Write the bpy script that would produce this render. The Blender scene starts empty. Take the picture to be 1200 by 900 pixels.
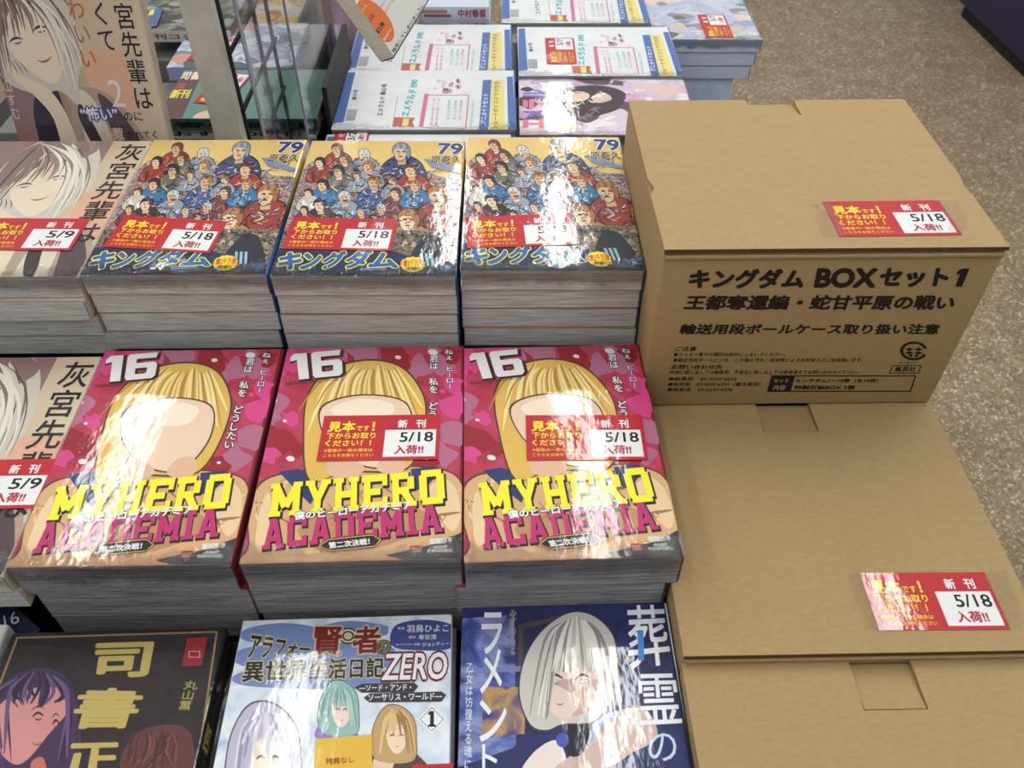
import bpy, math, random
from mathutils import Vector, Matrix
random.seed(7)
S = bpy.context.scene
COL = S.collection

# ------------------------------------------------------------------ camera
CAM = Vector((0.1625, -0.4648, 0.365)); PITCH, YAW, ROLL, FPX = 0.7908, 0.0086, 0.0059, 1000.94
_f = Vector((math.sin(YAW)*math.cos(PITCH), math.cos(YAW)*math.cos(PITCH), -math.sin(PITCH)))
_r = Vector((math.cos(YAW), -math.sin(YAW), 0)); _u = _r.cross(_f)
_r, _u = _r*math.cos(ROLL)+_u*math.sin(ROLL), -_r*math.sin(ROLL)+_u*math.cos(ROLL)
cd = bpy.data.cameras.new('camera'); cam = bpy.data.objects.new('camera', cd); COL.objects.link(cam)
cd.sensor_fit = 'HORIZONTAL'; cd.sensor_width = 36; cd.lens = 36*FPX/1200; cd.clip_start = .01
cam.matrix_world = Matrix(((_r.x, _u.x, -_f.x, CAM.x), (_r.y, _u.y, -_f.y, CAM.y), (_r.z, _u.z, -_f.z, CAM.z), (0, 0, 0, 1)))
cd.dof.use_dof = True; cd.dof.focus_distance = .68; cd.dof.aperture_fstop = 16.0
S.camera = cam
# ------------------------------------------------------------------ light
w = bpy.data.worlds.new('world'); S.world = w; w.use_nodes = True
w.node_tree.nodes['Background'].inputs[0].default_value = (.97, .98, 1.0, 1)
w.node_tree.nodes['Background'].inputs[1].default_value = .36
S.view_settings.view_transform = 'Standard'; S.view_settings.look = 'None'
S.view_settings.exposure = -0.08; S.view_settings.gamma = 1.0; S.view_settings.use_curve_mapping = False
LAMP = 20.0
LAMPS = [(.44, .3, 1.45), (.38, 1.5, 2.8), (-.41, .2, .86), (-1.1, .9, 2.1), (1.25, .2, 1.4), (1.25, 1.6, 2.8), (1.3, -1.2, 0.0), (-.06, 2.05, 2.9), (-1.95, .3, 1.5), (2.1, .3, 1.6), (-.42, -1.5, -.5), (-1.2, -1.5, -.3), (.45, 3.1, 4.3)]  # cover streaks place some; side, rear and farthest ones added for brightness and sparkle
FLOOR_Z, CEIL_Z, TABLE_Z = -1.03, 1.67, -.378

# ------------------------------------------------------------------ materials
def lin(c):
    if isinstance(c, str): c = [int(c[i:i+2], 16) for i in (0, 2, 4)]
    return tuple(((v/255)/12.92 if v/255 <= .04045 else ((v/255+.055)/1.055)**2.4) for v in c) + (1,)
_mc = {}
def nodes(name):
    m = bpy.data.materials.new(name); m.use_nodes = True
    return m, m.node_tree, m.node_tree.nodes['Principled BSDF']
def wavy(nt, bs, strength, coat=True):
    g = nt.nodes.new('ShaderNodeNewGeometry'); mp = nt.nodes.new('ShaderNodeMapping'); mp.inputs['Scale'].default_value = (1, .55, 1)
    n = nt.nodes.new('ShaderNodeTexNoise'); n.inputs['Scale'].default_value = 55; n.inputs['Detail'].default_value = 2.5
    n2 = nt.nodes.new('ShaderNodeTexNoise'); n2.inputs['Scale'].default_value = 420; n2.inputs['Detail'].default_value = 3
    mx = nt.nodes.new('ShaderNodeMath'); mx.operation = 'MULTIPLY_ADD'; mx.inputs[1].default_value = .13
    b = nt.nodes.new('ShaderNodeBump'); b.inputs['Strength'].default_value = strength; b.inputs['Distance'].default_value = .0011
    nt.links.new(g.outputs['Position'], mp.inputs['Vector'])
    for q in (n, n2): nt.links.new(mp.outputs[0], q.inputs['Vector'])
    nt.links.new(n2.outputs['Fac'], mx.inputs[0]); nt.links.new(n.outputs['Fac'], mx.inputs[2])
    nt.links.new(mx.outputs[0], b.inputs['Height'])
    nt.links.new(b.outputs[0], bs.inputs['Coat Normal' if coat else 'Normal'])
def ink(c, gloss=1.0):
    k = (c if isinstance(c, str) else tuple(c), gloss)
    if k in _mc: return _mc[k]
    m, nt, bs = nodes('print_%s' % len(_mc)); bs.inputs['Base Color'].default_value = lin(c)
    bs.inputs['Roughness'].default_value = .55; bs.inputs['Specular IOR Level'].default_value = .25
    bs.inputs['Coat Weight'].default_value = gloss; bs.inputs['Coat Roughness'].default_value = .06
    if gloss > 0: wavy(nt, bs, .34)
    _mc[k] = m; return m
def mottled(name, cols, scale, gloss=1.0, detail=3, distort=.6, stretch=(1, 1, 1), const=False):
    """printed background of mingled ink colours"""
    if name in _mc: return _mc[name]
    m, nt, bs = nodes(name); tc = nt.nodes.new('ShaderNodeTexCoord'); mp = nt.nodes.new('ShaderNodeMapping')
    mp.inputs['Scale'].default_value = stretch
    n = nt.nodes.new('ShaderNodeTexNoise'); n.inputs['Scale'].default_value = scale; n.inputs['Detail'].default_value = detail
    n.inputs['Distortion'].default_value = distort
    r = nt.nodes.new('ShaderNodeValToRGB'); el = r.color_ramp.elements
    if const: r.color_ramp.interpolation = 'CONSTANT'
    for i, c in enumerate(cols):
        pos = .3 + .4*i/(len(cols)-1) if len(cols) > 1 else .5
        e = el[i] if i < 2 else el.new(pos)
        e.position = pos; e.color = lin(c)
    nt.links.new(tc.outputs['Object'], mp.inputs[0]); nt.links.new(mp.outputs[0], n.inputs['Vector'])
    nt.links.new(n.outputs['Fac'], r.inputs[0]); nt.links.new(r.outputs[0], bs.inputs['Base Color'])
    bs.inputs['Roughness'].default_value = .55; bs.inputs['Specular IOR Level'].default_value = .25
    bs.inputs['Coat Weight'].default_value = gloss; bs.inputs['Coat Roughness'].default_value = .06
    wavy(nt, bs, .34); _mc[name] = m; return m
def grad(name, stops, axis=1, size=.182, noise=.06, gloss=1.0):
    """printed background colour blend along one edge of the cover (local metres)"""
    if name in _mc: return _mc[name]
    m, nt, bs = nodes(name); tc = nt.nodes.new('ShaderNodeTexCoord'); sp = nt.nodes.new('ShaderNodeSeparateXYZ')
    n = nt.nodes.new('ShaderNodeTexNoise'); n.inputs['Scale'].default_value = 35; n.inputs['Detail'].default_value = 4
    ma = nt.nodes.new('ShaderNodeMath'); ma.operation = 'MULTIPLY_ADD'; ma.inputs[1].default_value = 1/size; ma.inputs[2].default_value = .5
    mb = nt.nodes.new('ShaderNodeMath'); mb.operation = 'MULTIPLY_ADD'; mb.inputs[1].default_value = noise*2
    mc2 = nt.nodes.new('ShaderNodeMath'); mc2.operation = 'SUBTRACT'; mc2.inputs[1].default_value = noise
    r = nt.nodes.new('ShaderNodeValToRGB'); el = r.color_ramp.elements
    for i, (p, c) in enumerate(stops):
        e = el[i] if i < 2 else el.new(p)
        e.position = p; e.color = lin(c)
    L = nt.links.new
    L(tc.outputs['Object'], sp.inputs[0]); L(sp.outputs[axis], ma.inputs[0]); L(tc.outputs['Object'], n.inputs['Vector'])
    L(n.outputs['Fac'], mb.inputs[0]); L(ma.outputs[0], mb.inputs[2]); L(mb.outputs[0], mc2.inputs[0]); L(mc2.outputs[0], r.inputs[0])
    L(r.outputs[0], bs.inputs['Base Color'])
    bs.inputs['Roughness'].default_value = .55; bs.inputs['Specular IOR Level'].default_value = .25
    bs.inputs['Coat Weight'].default_value = gloss; bs.inputs['Coat Roughness'].default_value = .06
    wavy(nt, bs, .34); _mc[name] = m; return m
def pages(name, light, dark, scale=900):
    if name in _mc: return _mc[name]
    m, nt, bs = nodes(name); g = nt.nodes.new('ShaderNodeNewGeometry'); mp = nt.nodes.new('ShaderNodeMapping')
    mp.inputs['Scale'].default_value = (.035, .035, 1)
    n = nt.nodes.new('ShaderNodeTexNoise'); n.inputs['Scale'].default_value = scale; n.inputs['Detail'].default_value = 4; n.inputs['Roughness'].default_value = .65
    r = nt.nodes.new('ShaderNodeValToRGB'); r.color_ramp.elements[0].position = .33; r.color_ramp.elements[1].position = .62
    r.color_ramp.elements[0].color = lin(dark); r.color_ramp.elements[1].color = lin(light)
    L = nt.links.new
    L(g.outputs['Position'], mp.inputs[0]); L(mp.outputs[0], n.inputs['Vector']); L(n.outputs['Fac'], r.inputs[0]); L(r.outputs[0], bs.inputs['Base Color'])
    bs.inputs['Roughness'].default_value = .7; bs.inputs['Coat Weight'].default_value = .7; bs.inputs['Coat Roughness'].default_value = .12
    g2 = nt.nodes.new('ShaderNodeMapping'); g2.inputs['Scale'].default_value = (1, 1, 2.2)
    n2 = nt.nodes.new('ShaderNodeTexNoise'); n2.inputs['Scale'].default_value = 75; n2.inputs['Detail'].default_value = 3; n2.inputs['Distortion'].default_value = 1.2
    b = nt.nodes.new('ShaderNodeBump'); b.inputs['Strength'].default_value = .8; b.inputs['Distance'].default_value = .01
    L(g.outputs['Position'], g2.inputs[0]); L(g2.outputs[0], n2.inputs['Vector']); L(n2.outputs['Fac'], b.inputs['Height']); L(b.outputs[0], bs.inputs['Coat Normal'])
    b2 = nt.nodes.new('ShaderNodeBump'); b2.inputs['Strength'].default_value = .5; b2.inputs['Distance'].default_value = .001
    L(n.outputs['Fac'], b2.inputs['Height']); L(b2.outputs[0], bs.inputs['Normal'])
    _mc[name] = m; return m
def plain(name, c, rough=.6, metal=0, noise=None, scale=60):
    if name in _mc: return _mc[name]
    m, nt, bs = nodes(name); bs.inputs['Roughness'].default_value = rough; bs.inputs['Metallic'].default_value = metal
    bs.inputs['Base Color'].default_value = lin(c)
    n = nt.nodes.new('ShaderNodeTexNoise'); n.inputs['Scale'].default_value = scale; n.inputs['Detail'].default_value = 5
    r = nt.nodes.new('ShaderNodeValToRGB'); c2 = noise or [max(0, int(v*.93)) for v in ([int(c[i:i+2], 16) for i in (0, 2, 4)] if isinstance(c, str) else c)]
    r.color_ramp.elements[0].position = .35; r.color_ramp.elements[1].position = .65
    r.color_ramp.elements[0].color = lin(c2); r.color_ramp.elements[1].color = lin(c)
    g = nt.nodes.new('ShaderNodeNewGeometry'); nt.links.new(g.outputs['Position'], n.inputs['Vector'])
    nt.links.new(n.outputs['Fac'], r.inputs[0]); nt.links.new(r.outputs[0], bs.inputs['Base Color'])
    _mc[name] = m; return m
def clear(name, tint=(1, 1, 1), gloss=1.0, rough=.05, ior=1.45, bump=.5, scale=160, alpha=.0):
    if name in _mc: return _mc[name]
    m, nt, bs = nodes(name); nt.nodes.remove(bs); out = [n for n in nt.nodes if n.type == 'OUTPUT_MATERIAL'][0]
    t = nt.nodes.new('ShaderNodeBsdfTransparent'); t.inputs[0].default_value = (*tint, 1)
    gl = nt.nodes.new('ShaderNodeBsdfGlossy'); gl.inputs['Roughness'].default_value = rough; gl.inputs[0].default_value = (gloss, gloss, gloss, 1)
    lw = nt.nodes.new('ShaderNodeLayerWeight'); lw.inputs[0].default_value = .5
    fr = nt.nodes.new('ShaderNodeMath'); fr.operation = 'POWER'; fr.inputs[1].default_value = 5; nt.links.new(lw.outputs['Facing'], fr.inputs[0])
    ad = nt.nodes.new('ShaderNodeMath'); ad.operation = 'MULTIPLY_ADD'; ad.inputs[1].default_value = .8; ad.inputs[2].default_value = alpha+.03
    mx = nt.nodes.new('ShaderNodeMixShader'); g = nt.nodes.new('ShaderNodeNewGeometry')
    n = nt.nodes.new('ShaderNodeTexNoise'); n.inputs['Scale'].default_value = scale; n.inputs['Detail'].default_value = 3; n.inputs['Distortion'].default_value = 1.5
    b = nt.nodes.new('ShaderNodeBump'); b.inputs['Strength'].default_value = bump; b.inputs['Distance'].default_value = .004
    L = nt.links.new
    L(g.outputs['Position'], n.inputs['Vector']); L(n.outputs['Fac'], b.inputs['Height']); L(b.outputs[0], gl.inputs['Normal'])
    L(fr.outputs[0], ad.inputs[0]); L(ad.outputs[0], mx.inputs[0]); L(t.outputs[0], mx.inputs[1]); L(gl.outputs[0], mx.inputs[2]); L(mx.outputs[0], out.inputs[0])
    _mc[name] = m; return m
def cardboard(name='kraft_cardboard', c=(176, 148, 103), d=(161, 133, 90)):
    if name in _mc: return _mc[name]
    m, nt, bs = nodes(name); tc = nt.nodes.new('ShaderNodeTexCoord')
    n = nt.nodes.new('ShaderNodeTexNoise'); n.inputs['Scale'].default_value = 170; n.inputs['Detail'].default_value = 8; n.inputs['Roughness'].default_value = .75
    mp = nt.nodes.new('ShaderNodeMapping'); mp.inputs['Scale'].default_value = (1, 3.0, 3.0)
    r = nt.nodes.new('ShaderNodeValToRGB'); r.color_ramp.elements[0].position = .3; r.color_ramp.elements[1].position = .7
    r.color_ramp.elements[0].color = lin(d); r.color_ramp.elements[1].color = lin(c)
    b = nt.nodes.new('ShaderNodeBump'); b.inputs['Strength'].default_value = .15; b.inputs['Distance'].default_value = .001
    L = nt.links.new
    L(tc.outputs['Object'], mp.inputs[0]); L(mp.outputs[0], n.inputs['Vector']); L(n.outputs['Fac'], r.inputs[0]); L(r.outputs[0], bs.inputs['Base Color'])
    L(n.outputs['Fac'], b.inputs['Height']); L(b.outputs[0], bs.inputs['Normal']); bs.inputs['Roughness'].default_value = .75
    _mc[name] = m; return m

# ------------------------------------------------------------------ geometry helpers
_tc = {}
def text_mesh(s):
    if s in _tc: return _tc[s]
    c = bpy.data.curves.new('t', 'FONT'); c.body = s; c.resolution_u = 3; c.fill_mode = 'FRONT'
    o = bpy.data.objects.new('t', c); COL.objects.link(o)
    me = bpy.data.meshes.new_from_object(o.evaluated_get(bpy.context.evaluated_depsgraph_get()))
    _tc[s] = ([(v.co.x, v.co.y) for v in me.vertices], [tuple(p.vertices) for p in me.polygons])
    bpy.data.objects.remove(o); bpy.data.curves.remove(c); bpy.data.meshes.remove(me)
    return _tc[s]
def layout(s, vertical):
    if not vertical: return text_mesh(s)
    V, F = [], []
    for i, ch in enumerate(s):
        if ch in ' \u3000': continue
        v, f = text_mesh(ch)
        if ch in 'ー―〜': v = [(.5+(y-.38), .38-(x-.5)) for x, y in v]; v = [(1-x, y) for x, y in v]; f = [tuple(reversed(q)) for q in f]
        b = len(V); V += [(x, y-i*1.02) for x, y in v]; F += [tuple(b+j for j in q) for q in f]
    return V, F
def catmull(pts, n=5):
    out = []; N = len(pts)
    for i in range(N):
        p0, p1, p2, p3 = (Vector(pts[(i+k-1) % N]) for k in range(4))
        for j in range(n):
            t = j/n
            out.append(.5*((2*p1)+(-p0+p2)*t+(2*p0-5*p1+4*p2-p3)*t*t+(-p0+3*p1-3*p2+p3)*t**3))
    return out
class MB:
    def __init__(s, clip=None): s.v = []; s.f = []; s.m = []; s.mats = []; s.clip = clip; s.sm = []
    def mi(s, m):
        if m not in s.mats: s.mats.append(m)
        return s.mats.index(m)
    def add(s, V, F, m, smooth=False):
        b = len(s.v); s.v += [tuple(x) for x in V]; i = s.mi(m)
        for f in F: s.f.append(tuple(b+k for k in f)); s.m.append(i); s.sm.append(smooth)
    def box(s, a, b, m):
        x0, y0, z0 = a; x1, y1, z1 = b
        s.add([(x0, y0, z0), (x1, y0, z0), (x1, y1, z0), (x0, y1, z0), (x0, y0, z1), (x1, y0, z1), (x1, y1, z1), (x0, y1, z1)],
              [(3, 2, 1, 0), (4, 5, 6, 7), (0, 1, 5, 4), (1, 2, 6, 5), (2, 3, 7, 6), (3, 0, 4, 7)], m)
    def rbox(s, a, b, r, m, seg=3):
        """box with rounded edges (a superellipsoid-free bevel built from an inset grid)"""
        import bmesh
        bm = bmesh.new(); bmesh.ops.create_cube(bm, size=1)
        for v in bm.verts: v.co = Vector([(a[i]+b[i])/2+v.co[i]*(b[i]-a[i]) for i in range(3)])
        bmesh.ops.bevel(bm, geom=bm.edges[:], offset=r, segments=seg, profile=.5, affect='EDGES')
        bm.verts.index_update()
        s.add([v.co for v in bm.verts], [tuple(v.index for v in f.verts) for f in bm.faces], m, True); bm.free()
    def _clip(s, P):
        if not s.clip: return P
        x0, y0, x1, y1 = s.clip
        for ax, val, sg in ((0, x0, 1), (0, x1, -1), (1, y0, 1), (1, y1, -1)):
            out = []
            for i in range(len(P)):
                a, b = P[i-1], P[i]; da, db = (a[ax]-val)*sg, (b[ax]-val)*sg
                if (da >= 0) != (db >= 0): out.append(a+(b-a)*(da/(da-db)))
                if db >= 0: out.append(b)
            P = out
            if len(P) < 3: return []
        return P
    def poly(s, pts, m, smooth=0):
        P = catmull(pts, smooth) if smooth else [Vector(p) for p in pts]
        P = s._clip(P)
        Q = []
        for p in P:
            if not Q or (p-Q[-1]).length > 1e-6: Q.append(p)
        if len(Q) > 1 and (Q[0]-Q[-1]).length < 1e-6: Q.pop()
        if len(Q) < 3: return
        nz = Vector((0, 0, 0))
        for i in range(len(Q)): nz += (Q[i-1]-Q[0]).cross(Q[i]-Q[0])
        if abs(nz.z) >= abs(nz.y):
            if nz.z < 0: Q.reverse()
        elif nz.y > 0: Q.reverse()
        s.add(Q, [tuple(range(len(Q)))], m)
    def text(s, t, quad, m, off=.02, vertical=False, ring=0.0):
        """lettering fitted into quad = 3-D points top-left, top-right, bottom-right, bottom-left; weight comes from shifted layers"""
        V, F = layout(t, vertical)
        xs = [p[0] for p in V]; ys = [p[1] for p in V]
        x0, x1, y0, y1 = min(xs), max(xs), min(ys), max(ys)
        tl, tr, br, bl = (Vector(q) for q in quad); r = off+ring
        nrm = (tr-tl).cross(tl-bl); nrm = nrm.normalized() if nrm.length else Vector((0, 0, 1))
        if r < .004: sh = [(0, 0)]
        else:
            k = 4 if r < .03 else (8 if r < .075 else 12)
            sh = [(0, 0)]+[(r*math.cos(2*math.pi*(i+.5)/k), r*math.sin(2*math.pi*(i+.5)/k)) for i in range(k)]
            if r > .075: sh += [(.5*x, .5*y) for x, y in sh[1:]]
        for i, (dx, dy) in enumerate(sh):
            out = []
            for x, y in V:
                a = (x+dx-x0+off*.5)/(x1-x0+off); b = (y+dy-y0+off*.5)/max(1e-6, (y1-y0+off))
                p = (bl*(1-a)+br*a)*(1-b)+(tl*(1-a)+tr*a)*b+nrm*(i*1.6e-6)
                if s.clip:
                    p.x = min(max(p.x, s.clip[0]), s.clip[2]); p.y = min(max(p.y, s.clip[1]), s.clip[3])
                out.append(p)
            s.add(out, F, m)
    def tube(s, a, b, r, m, n=8):
        a, b = Vector(a), Vector(b); d = (b-a).normalized(); u = d.orthogonal().normalized(); w_ = d.cross(u)
        V = [p+r*(math.cos(2*math.pi*i/n)*u+math.sin(2*math.pi*i/n)*w_) for p in (a, b) for i in range(n)]
        F = [(i, (i+1) % n, n+(i+1) % n, n+i) for i in range(n)]+[tuple(reversed(range(n))), tuple(range(n, 2*n))]
        s.add(V, F, m, True)
    def build(s, name, parent=None, shift=None):
        me = bpy.data.meshes.new(name)
        V = [(x+shift[0], y+shift[1], z+shift[2]) for x, y, z in s.v] if shift else s.v
        me.from_pydata(V, [], s.f)
        for m in s.mats: me.materials.append(m)
        me.polygons.foreach_set('material_index', s.m); me.polygons.foreach_set('use_smooth', s.sm); me.update()
        if name == 'carton': pass
        o = bpy.data.objects.new(name, me); COL.objects.link(o)
        if parent: o.parent = parent
        return o
def thing(name, label, cat, M, group=None):
    o = bpy.data.objects.new(name, None); COL.objects.link(o); o.matrix_world = M; o.empty_display_size = .02
    o['label'] = label; o['category'] = cat
    if group: o['group'] = group
    return o
def tag(o, label, cat, group=None):
    o['label'] = label; o['category'] = cat
    if group: o['group'] = group
    return o
def struct(o): o['kind'] = 'structure'; return o
def T(x, y, z, a=0.0): return Matrix.Translation((x, y, z)) @ Matrix.Rotation(a, 4, 'Z')
def ray(px, py): return _f+_r*((px-600)/FPX)-_u*((py-450)/FPX)
def U(px, py, z):
    d = ray(px, py); t = (z-CAM.z)/d.z; return CAM+d*t
def onto(M, axis, val):
    """maps a measured photo point onto a plane of a thing: local coordinate number `axis` equals val"""
    Mi = M.inverted(); c = Mi @ CAM; R = Mi.to_3x3()
    def p(px, py, lift=0.0):
        d = R @ ray(px, py); t = (val-c[axis])/d[axis]; q = c+d*t
        q[axis] = val + lift
        return q
    return p
LAY = .000032
def copy_tree(o, parent=None, skip=()):
    c = o.copy(); COL.objects.link(c)
    if parent: c.parent = parent
    for ch in list(o.children):
        if ch.name.split('.')[0] in skip: continue
        copy_tree(ch, c, skip)
    return c

# ------------------------------------------------------------------ the shop
m, nt, bs = nodes('speckled_vinyl_floor')
g = nt.nodes.new('ShaderNodeNewGeometry'); L = nt.links.new
v = nt.nodes.new('ShaderNodeTexVoronoi'); v.inputs['Scale'].default_value = 75
n1 = nt.nodes.new('ShaderNodeTexNoise'); n1.inputs['Scale'].default_value = 100; n1.inputs['Detail'].default_value = 3; n1.inputs['Distortion'].default_value = 1.5
n2 = nt.nodes.new('ShaderNodeTexNoise'); n2.inputs['Scale'].default_value = 14; n2.inputs['Detail'].default_value = 4
r1 = nt.nodes.new('ShaderNodeValToRGB'); e = r1.color_ramp.elements
e[0].position = .36; e[0].color = lin((140, 120, 94)); e[1].position = .52; e[1].color = lin((166, 144, 114))
for p_, c_ in ((.585, (172, 150, 120)), (.625, (226, 212, 190)), (.72, (236, 224, 204))): q = e.new(p_); q.color = lin(c_)
r2 = nt.nodes.new('ShaderNodeValToRGB'); r2.color_ramp.elements[0].position = .3; r2.color_ramp.elements[0].color = lin((225, 222, 218)); r2.color_ramp.elements[1].position = .7; r2.color_ramp.elements[1].color = (1, 1, 1, 1)
mx = nt.nodes.new('ShaderNodeMix'); mx.data_type = 'RGBA'; mx.blend_type = 'MULTIPLY'; mx.inputs[0].default_value = 1
for q in (n1, n2): L(g.outputs['Position'], q.inputs['Vector'])
L(n1.outputs['Fac'], r1.inputs[0]); L(n2.outputs['Fac'], r2.inputs[0]); L(r1.outputs[0], mx.inputs[6]); L(r2.outputs[0], mx.inputs[7]); L(mx.outputs[2], bs.inputs['Base Color'])
bs.inputs['Roughness'].default_value = .45
fl = MB(); fl.box((-3, -2, FLOOR_Z-.05), (4, 5, FLOOR_Z), m); struct(fl.build('floor'))

emit, nt, bs = nodes('fluorescent_tube'); bs.inputs['Emission Color'].default_value = (.98, 1, .95, 1); bs.inputs['Emission Strength'].default_value = LAMP
white = plain('white_enamel', (232, 232, 228), .4)
for i, (x, y0, y1) in enumerate(LAMPS):
    t = thing('ceiling_light', 'white fluorescent batten light above the book tables, one of a set partly added for brightness', 'light', T(x, (y0+y1)/2, CEIL_Z), 'fluorescent ceiling lights')
    h = (y1-y0)/2
    a = MB(); a.box((-.06, -h-.02, .02), (.06, h+.02, .06), white); a.build('housing', t)
    a = MB(); a.tube((0, -h, 0), (0, h, 0), .04, emit, 12); a.build('lamp_tube', t)

grey = plain('grey_display_board', (120, 118, 114), .6)
dark = plain('dark_display_board', (46, 44, 43), .7)
tb = thing('display_table', 'grey display table under the stacked comics and boxes', 'table', T(0, 0, FLOOR_Z))
a = MB(); a.box((-.75, -.62, TABLE_Z-FLOOR_Z-.03), (.485, 1.15, TABLE_Z-FLOOR_Z), dark); a.build('tabletop', tb)
a = MB(); a.box((-.72, -.58, 0), (.45, 1.12, TABLE_Z-FLOOR_Z-.03), dark); a.build('cabinet_base', tb)
def riser(x0, y0, x1, y1, z, label, mat=None):
    a = MB(); a.rbox((x0, y0, TABLE_Z), (x1, y1, z), .002, mat or dark); return tag(a.build('display_riser'), label, 'riser', 'display risers')
cp = plain('navy_counter_laminate', (38, 30, 78), .45)
ct = thing('shop_counter', 'dark navy shop counter standing on the speckled floor beyond the boxes', 'counter', T(0, 0, FLOOR_Z))
q0, q1 = U(1118, 16, FLOOR_Z), U(1200, 97, FLOOR_Z); dv = (q1-q0); dv.z = 0; ang = math.atan2(dv.y, dv.x)
Mc = T(q0.x, q0.y, FLOOR_Z, ang); ct.matrix_world = Mc
ln = dv.length+.9
a = MB(); a.rbox((0, 0.0, .05), (ln, .55, .85), .004, cp); a.build('carcass', ct)
a = MB(); a.box((.02, .02, 0), (ln, .5, .05), plain('navy_toe_kick', (20, 16, 40))); a.build('toe_kick', ct)
a = MB(); a.rbox((-.03, -.03, .85), (ln, .58, .88), .004, cp); a.build('worktop', ct)
a = MB(); a.rbox((-.5, .10, .0), (-.005, .56, .62), .004, plain('blue_panel', (44, 52, 120), .45)); a.build('side_cabinet', ct)

# ------------------------------------------------------------------ book builder
B6W, B6D = .128, .182
RED = ink((190, 32, 44)); WHITE = ink((236, 236, 236)); YEL = ink((250, 226, 50)); BLK = ink((22, 20, 22)); TRED = ink((176, 28, 40))
def label_mesh():
    a = MB(); a.box((0, 0, 0), (.078, .039, .0002), RED)
    a.poly([(.042, .0025, .00025), (.0755, .0025, .00025), (.0755, .0255, .00025), (.042, .0255, .00025)], WHITE)
    b = MB(); z = .0003
    def r_(x0, y0, x1, y1): return [(x0*.078, (1-y0)*.039, z), (x1*.078, (1-y0)*.039, z), (x1*.078, (1-y1)*.039, z), (x0*.078, (1-y1)*.039, z)]
    b.text('見本', r_(.05, .14, .28, .37), YEL, .035); b.text('です', r_(.29, .24, .4, .36), YEL, .02); b.text('！', r_(.425, .16, .445, .36), YEL, .03)
    b.text('下からお取り', r_(.05, .40, .46, .53), YEL, .025); b.text('ください！！', r_(.05, .56, .43, .69), YEL, .025)
    b.text('※最後の一冊の場合は', r_(.05, .745, .45, .82), YEL, .005); b.text('こちらをお持ちください', r_(.05, .855, .46, .925), YEL, .005)
    b.text('新', r_(.64, .12, .72, .30), WHITE, .03); b.text('刊', r_(.795, .12, .875, .30), WHITE, .03)
    c = MB()
    def datelet(s): 
        d = MB(); d.text(s, r_(.665 if len(s) > 3 else .70, .40, .945, .62), BLK, .022); return d
    b.text('入荷!!', r_(.63, .69, .87, .88), TRED, .04)
    return a, b, datelet
_la, _lb, _ld = label_mesh()
_lc = {}
def sample_label(parent, M, date='5/18'):
    if date not in _lc:
        full = MB(); full.v, full.f, full.m, full.mats, full.sm = list(_lb.v), list(_lb.f), list(_lb.m), list(_lb.mats), list(_lb.sm)
        d = _ld(date); full.add(d.v, d.f, d.mats[0])
        me = full.build('lettering'); ca = _la.build('sample_label'); _lc[date] = (ca.data, me.data)
        bpy.data.objects.remove(me); bpy.data.objects.remove(ca)
    ca, le = _lc[date]
    o = bpy.data.objects.new('sample_label', ca); COL.objects.link(o); o.parent = parent; o.matrix_local = M
    o['label'] = 'red slip with yellow and white lettering and a white date box'
    l = bpy.data.objects.new('lettering', le); COL.objects.link(l); l.parent = o
    return o
def label_at(M, axis, val, pts, lift, parent, date='5/18', shift=(0, 0)):
    """pts: photo points of the slip's four corners, tl tr br bl"""
    p = onto(M, axis, val); tl, tr, br, bl = (p(*q) for q in pts)
    c = (tl+tr+br+bl)/4; d = (tr-tl)+(br-bl); a = math.atan2(d.y, d.x)
    return sample_label(parent, Matrix.Translation((c.x, c.y, val+lift)) @ Matrix.Rotation(a, 4, 'Z') @ Matrix.Translation((-.039+shift[0], -.0195+shift[1], 0)), date)
PAGE = pages('page_edges', (212, 212, 208), (156, 156, 154))
PAGE_DARK = pages('page_edges_newsprint', (160, 160, 160), (100, 100, 104), 700)
PAGE_WHITE = pages('page_edges_white', (214, 216, 218), (170, 172, 176))
def shell(W, D, Tk, front, spine=None, r=.0022, spine_side='right', back=None, clip=True):
    """cover wrapped round the pages: front board, rounded spine, back board"""
    a = MB((0, 0, W, D) if clip else None); t = .0003; cap = ink((140, 128, 124), .3); pr = [(0, Tk)]
    for i in range(5):
        an = math.pi/2*(1-i/4); pr.append((W-r+r*math.cos(an), Tk-r+r*math.sin(an)))
    for i in range(5):
        an = -math.pi/2*i/4; pr.append((W-r+r*math.cos(an), r+r*math.sin(an)))
    pr.append((0, 0)); pin = [(0, Tk-t)]
    for x, z in pr[1:-1]: pin.append((x-t if x > W-r-1e-6 else x, min(max(z, t), Tk-t)))
    pin.append((0, t)); N = len(pr)
    V = [(x, y, z) for y in (0, D) for x, z in pr]+[(x, y, z) for y in (0, D) for x, z in pin]
    fr = a.mi(front); sp = spine or front
    def q(f, m): a.add([V[k] for k in f], [(0, 1, 2, 3)], m)
    for i in range(N-1):
        m_ = front if i < 1 else (sp if i < N-2 else (back or sp))
        q((i, i+1, N+i+1, N+i), m_); q((2*N+i+1, 2*N+i, 3*N+i, 3*N+i+1), cap)
        mm = m_ if 1 <= i < N-2 else cap; q((i+1, i, 2*N+i, 2*N+i+1), mm); q((N+i, N+i+1, 3*N+i+1, 3*N+i), mm)
    q((0, N, 3*N, 2*N), front); q((N-1, 2*N-1, 4*N-1, 3*N-1), front)
    return a
def pageblock(W, D, Tk, mat):
    a = MB(); a.box((.0006, .00015, .0004), (W-.0012, D-.0007, Tk-.0004), mat); return a
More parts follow.
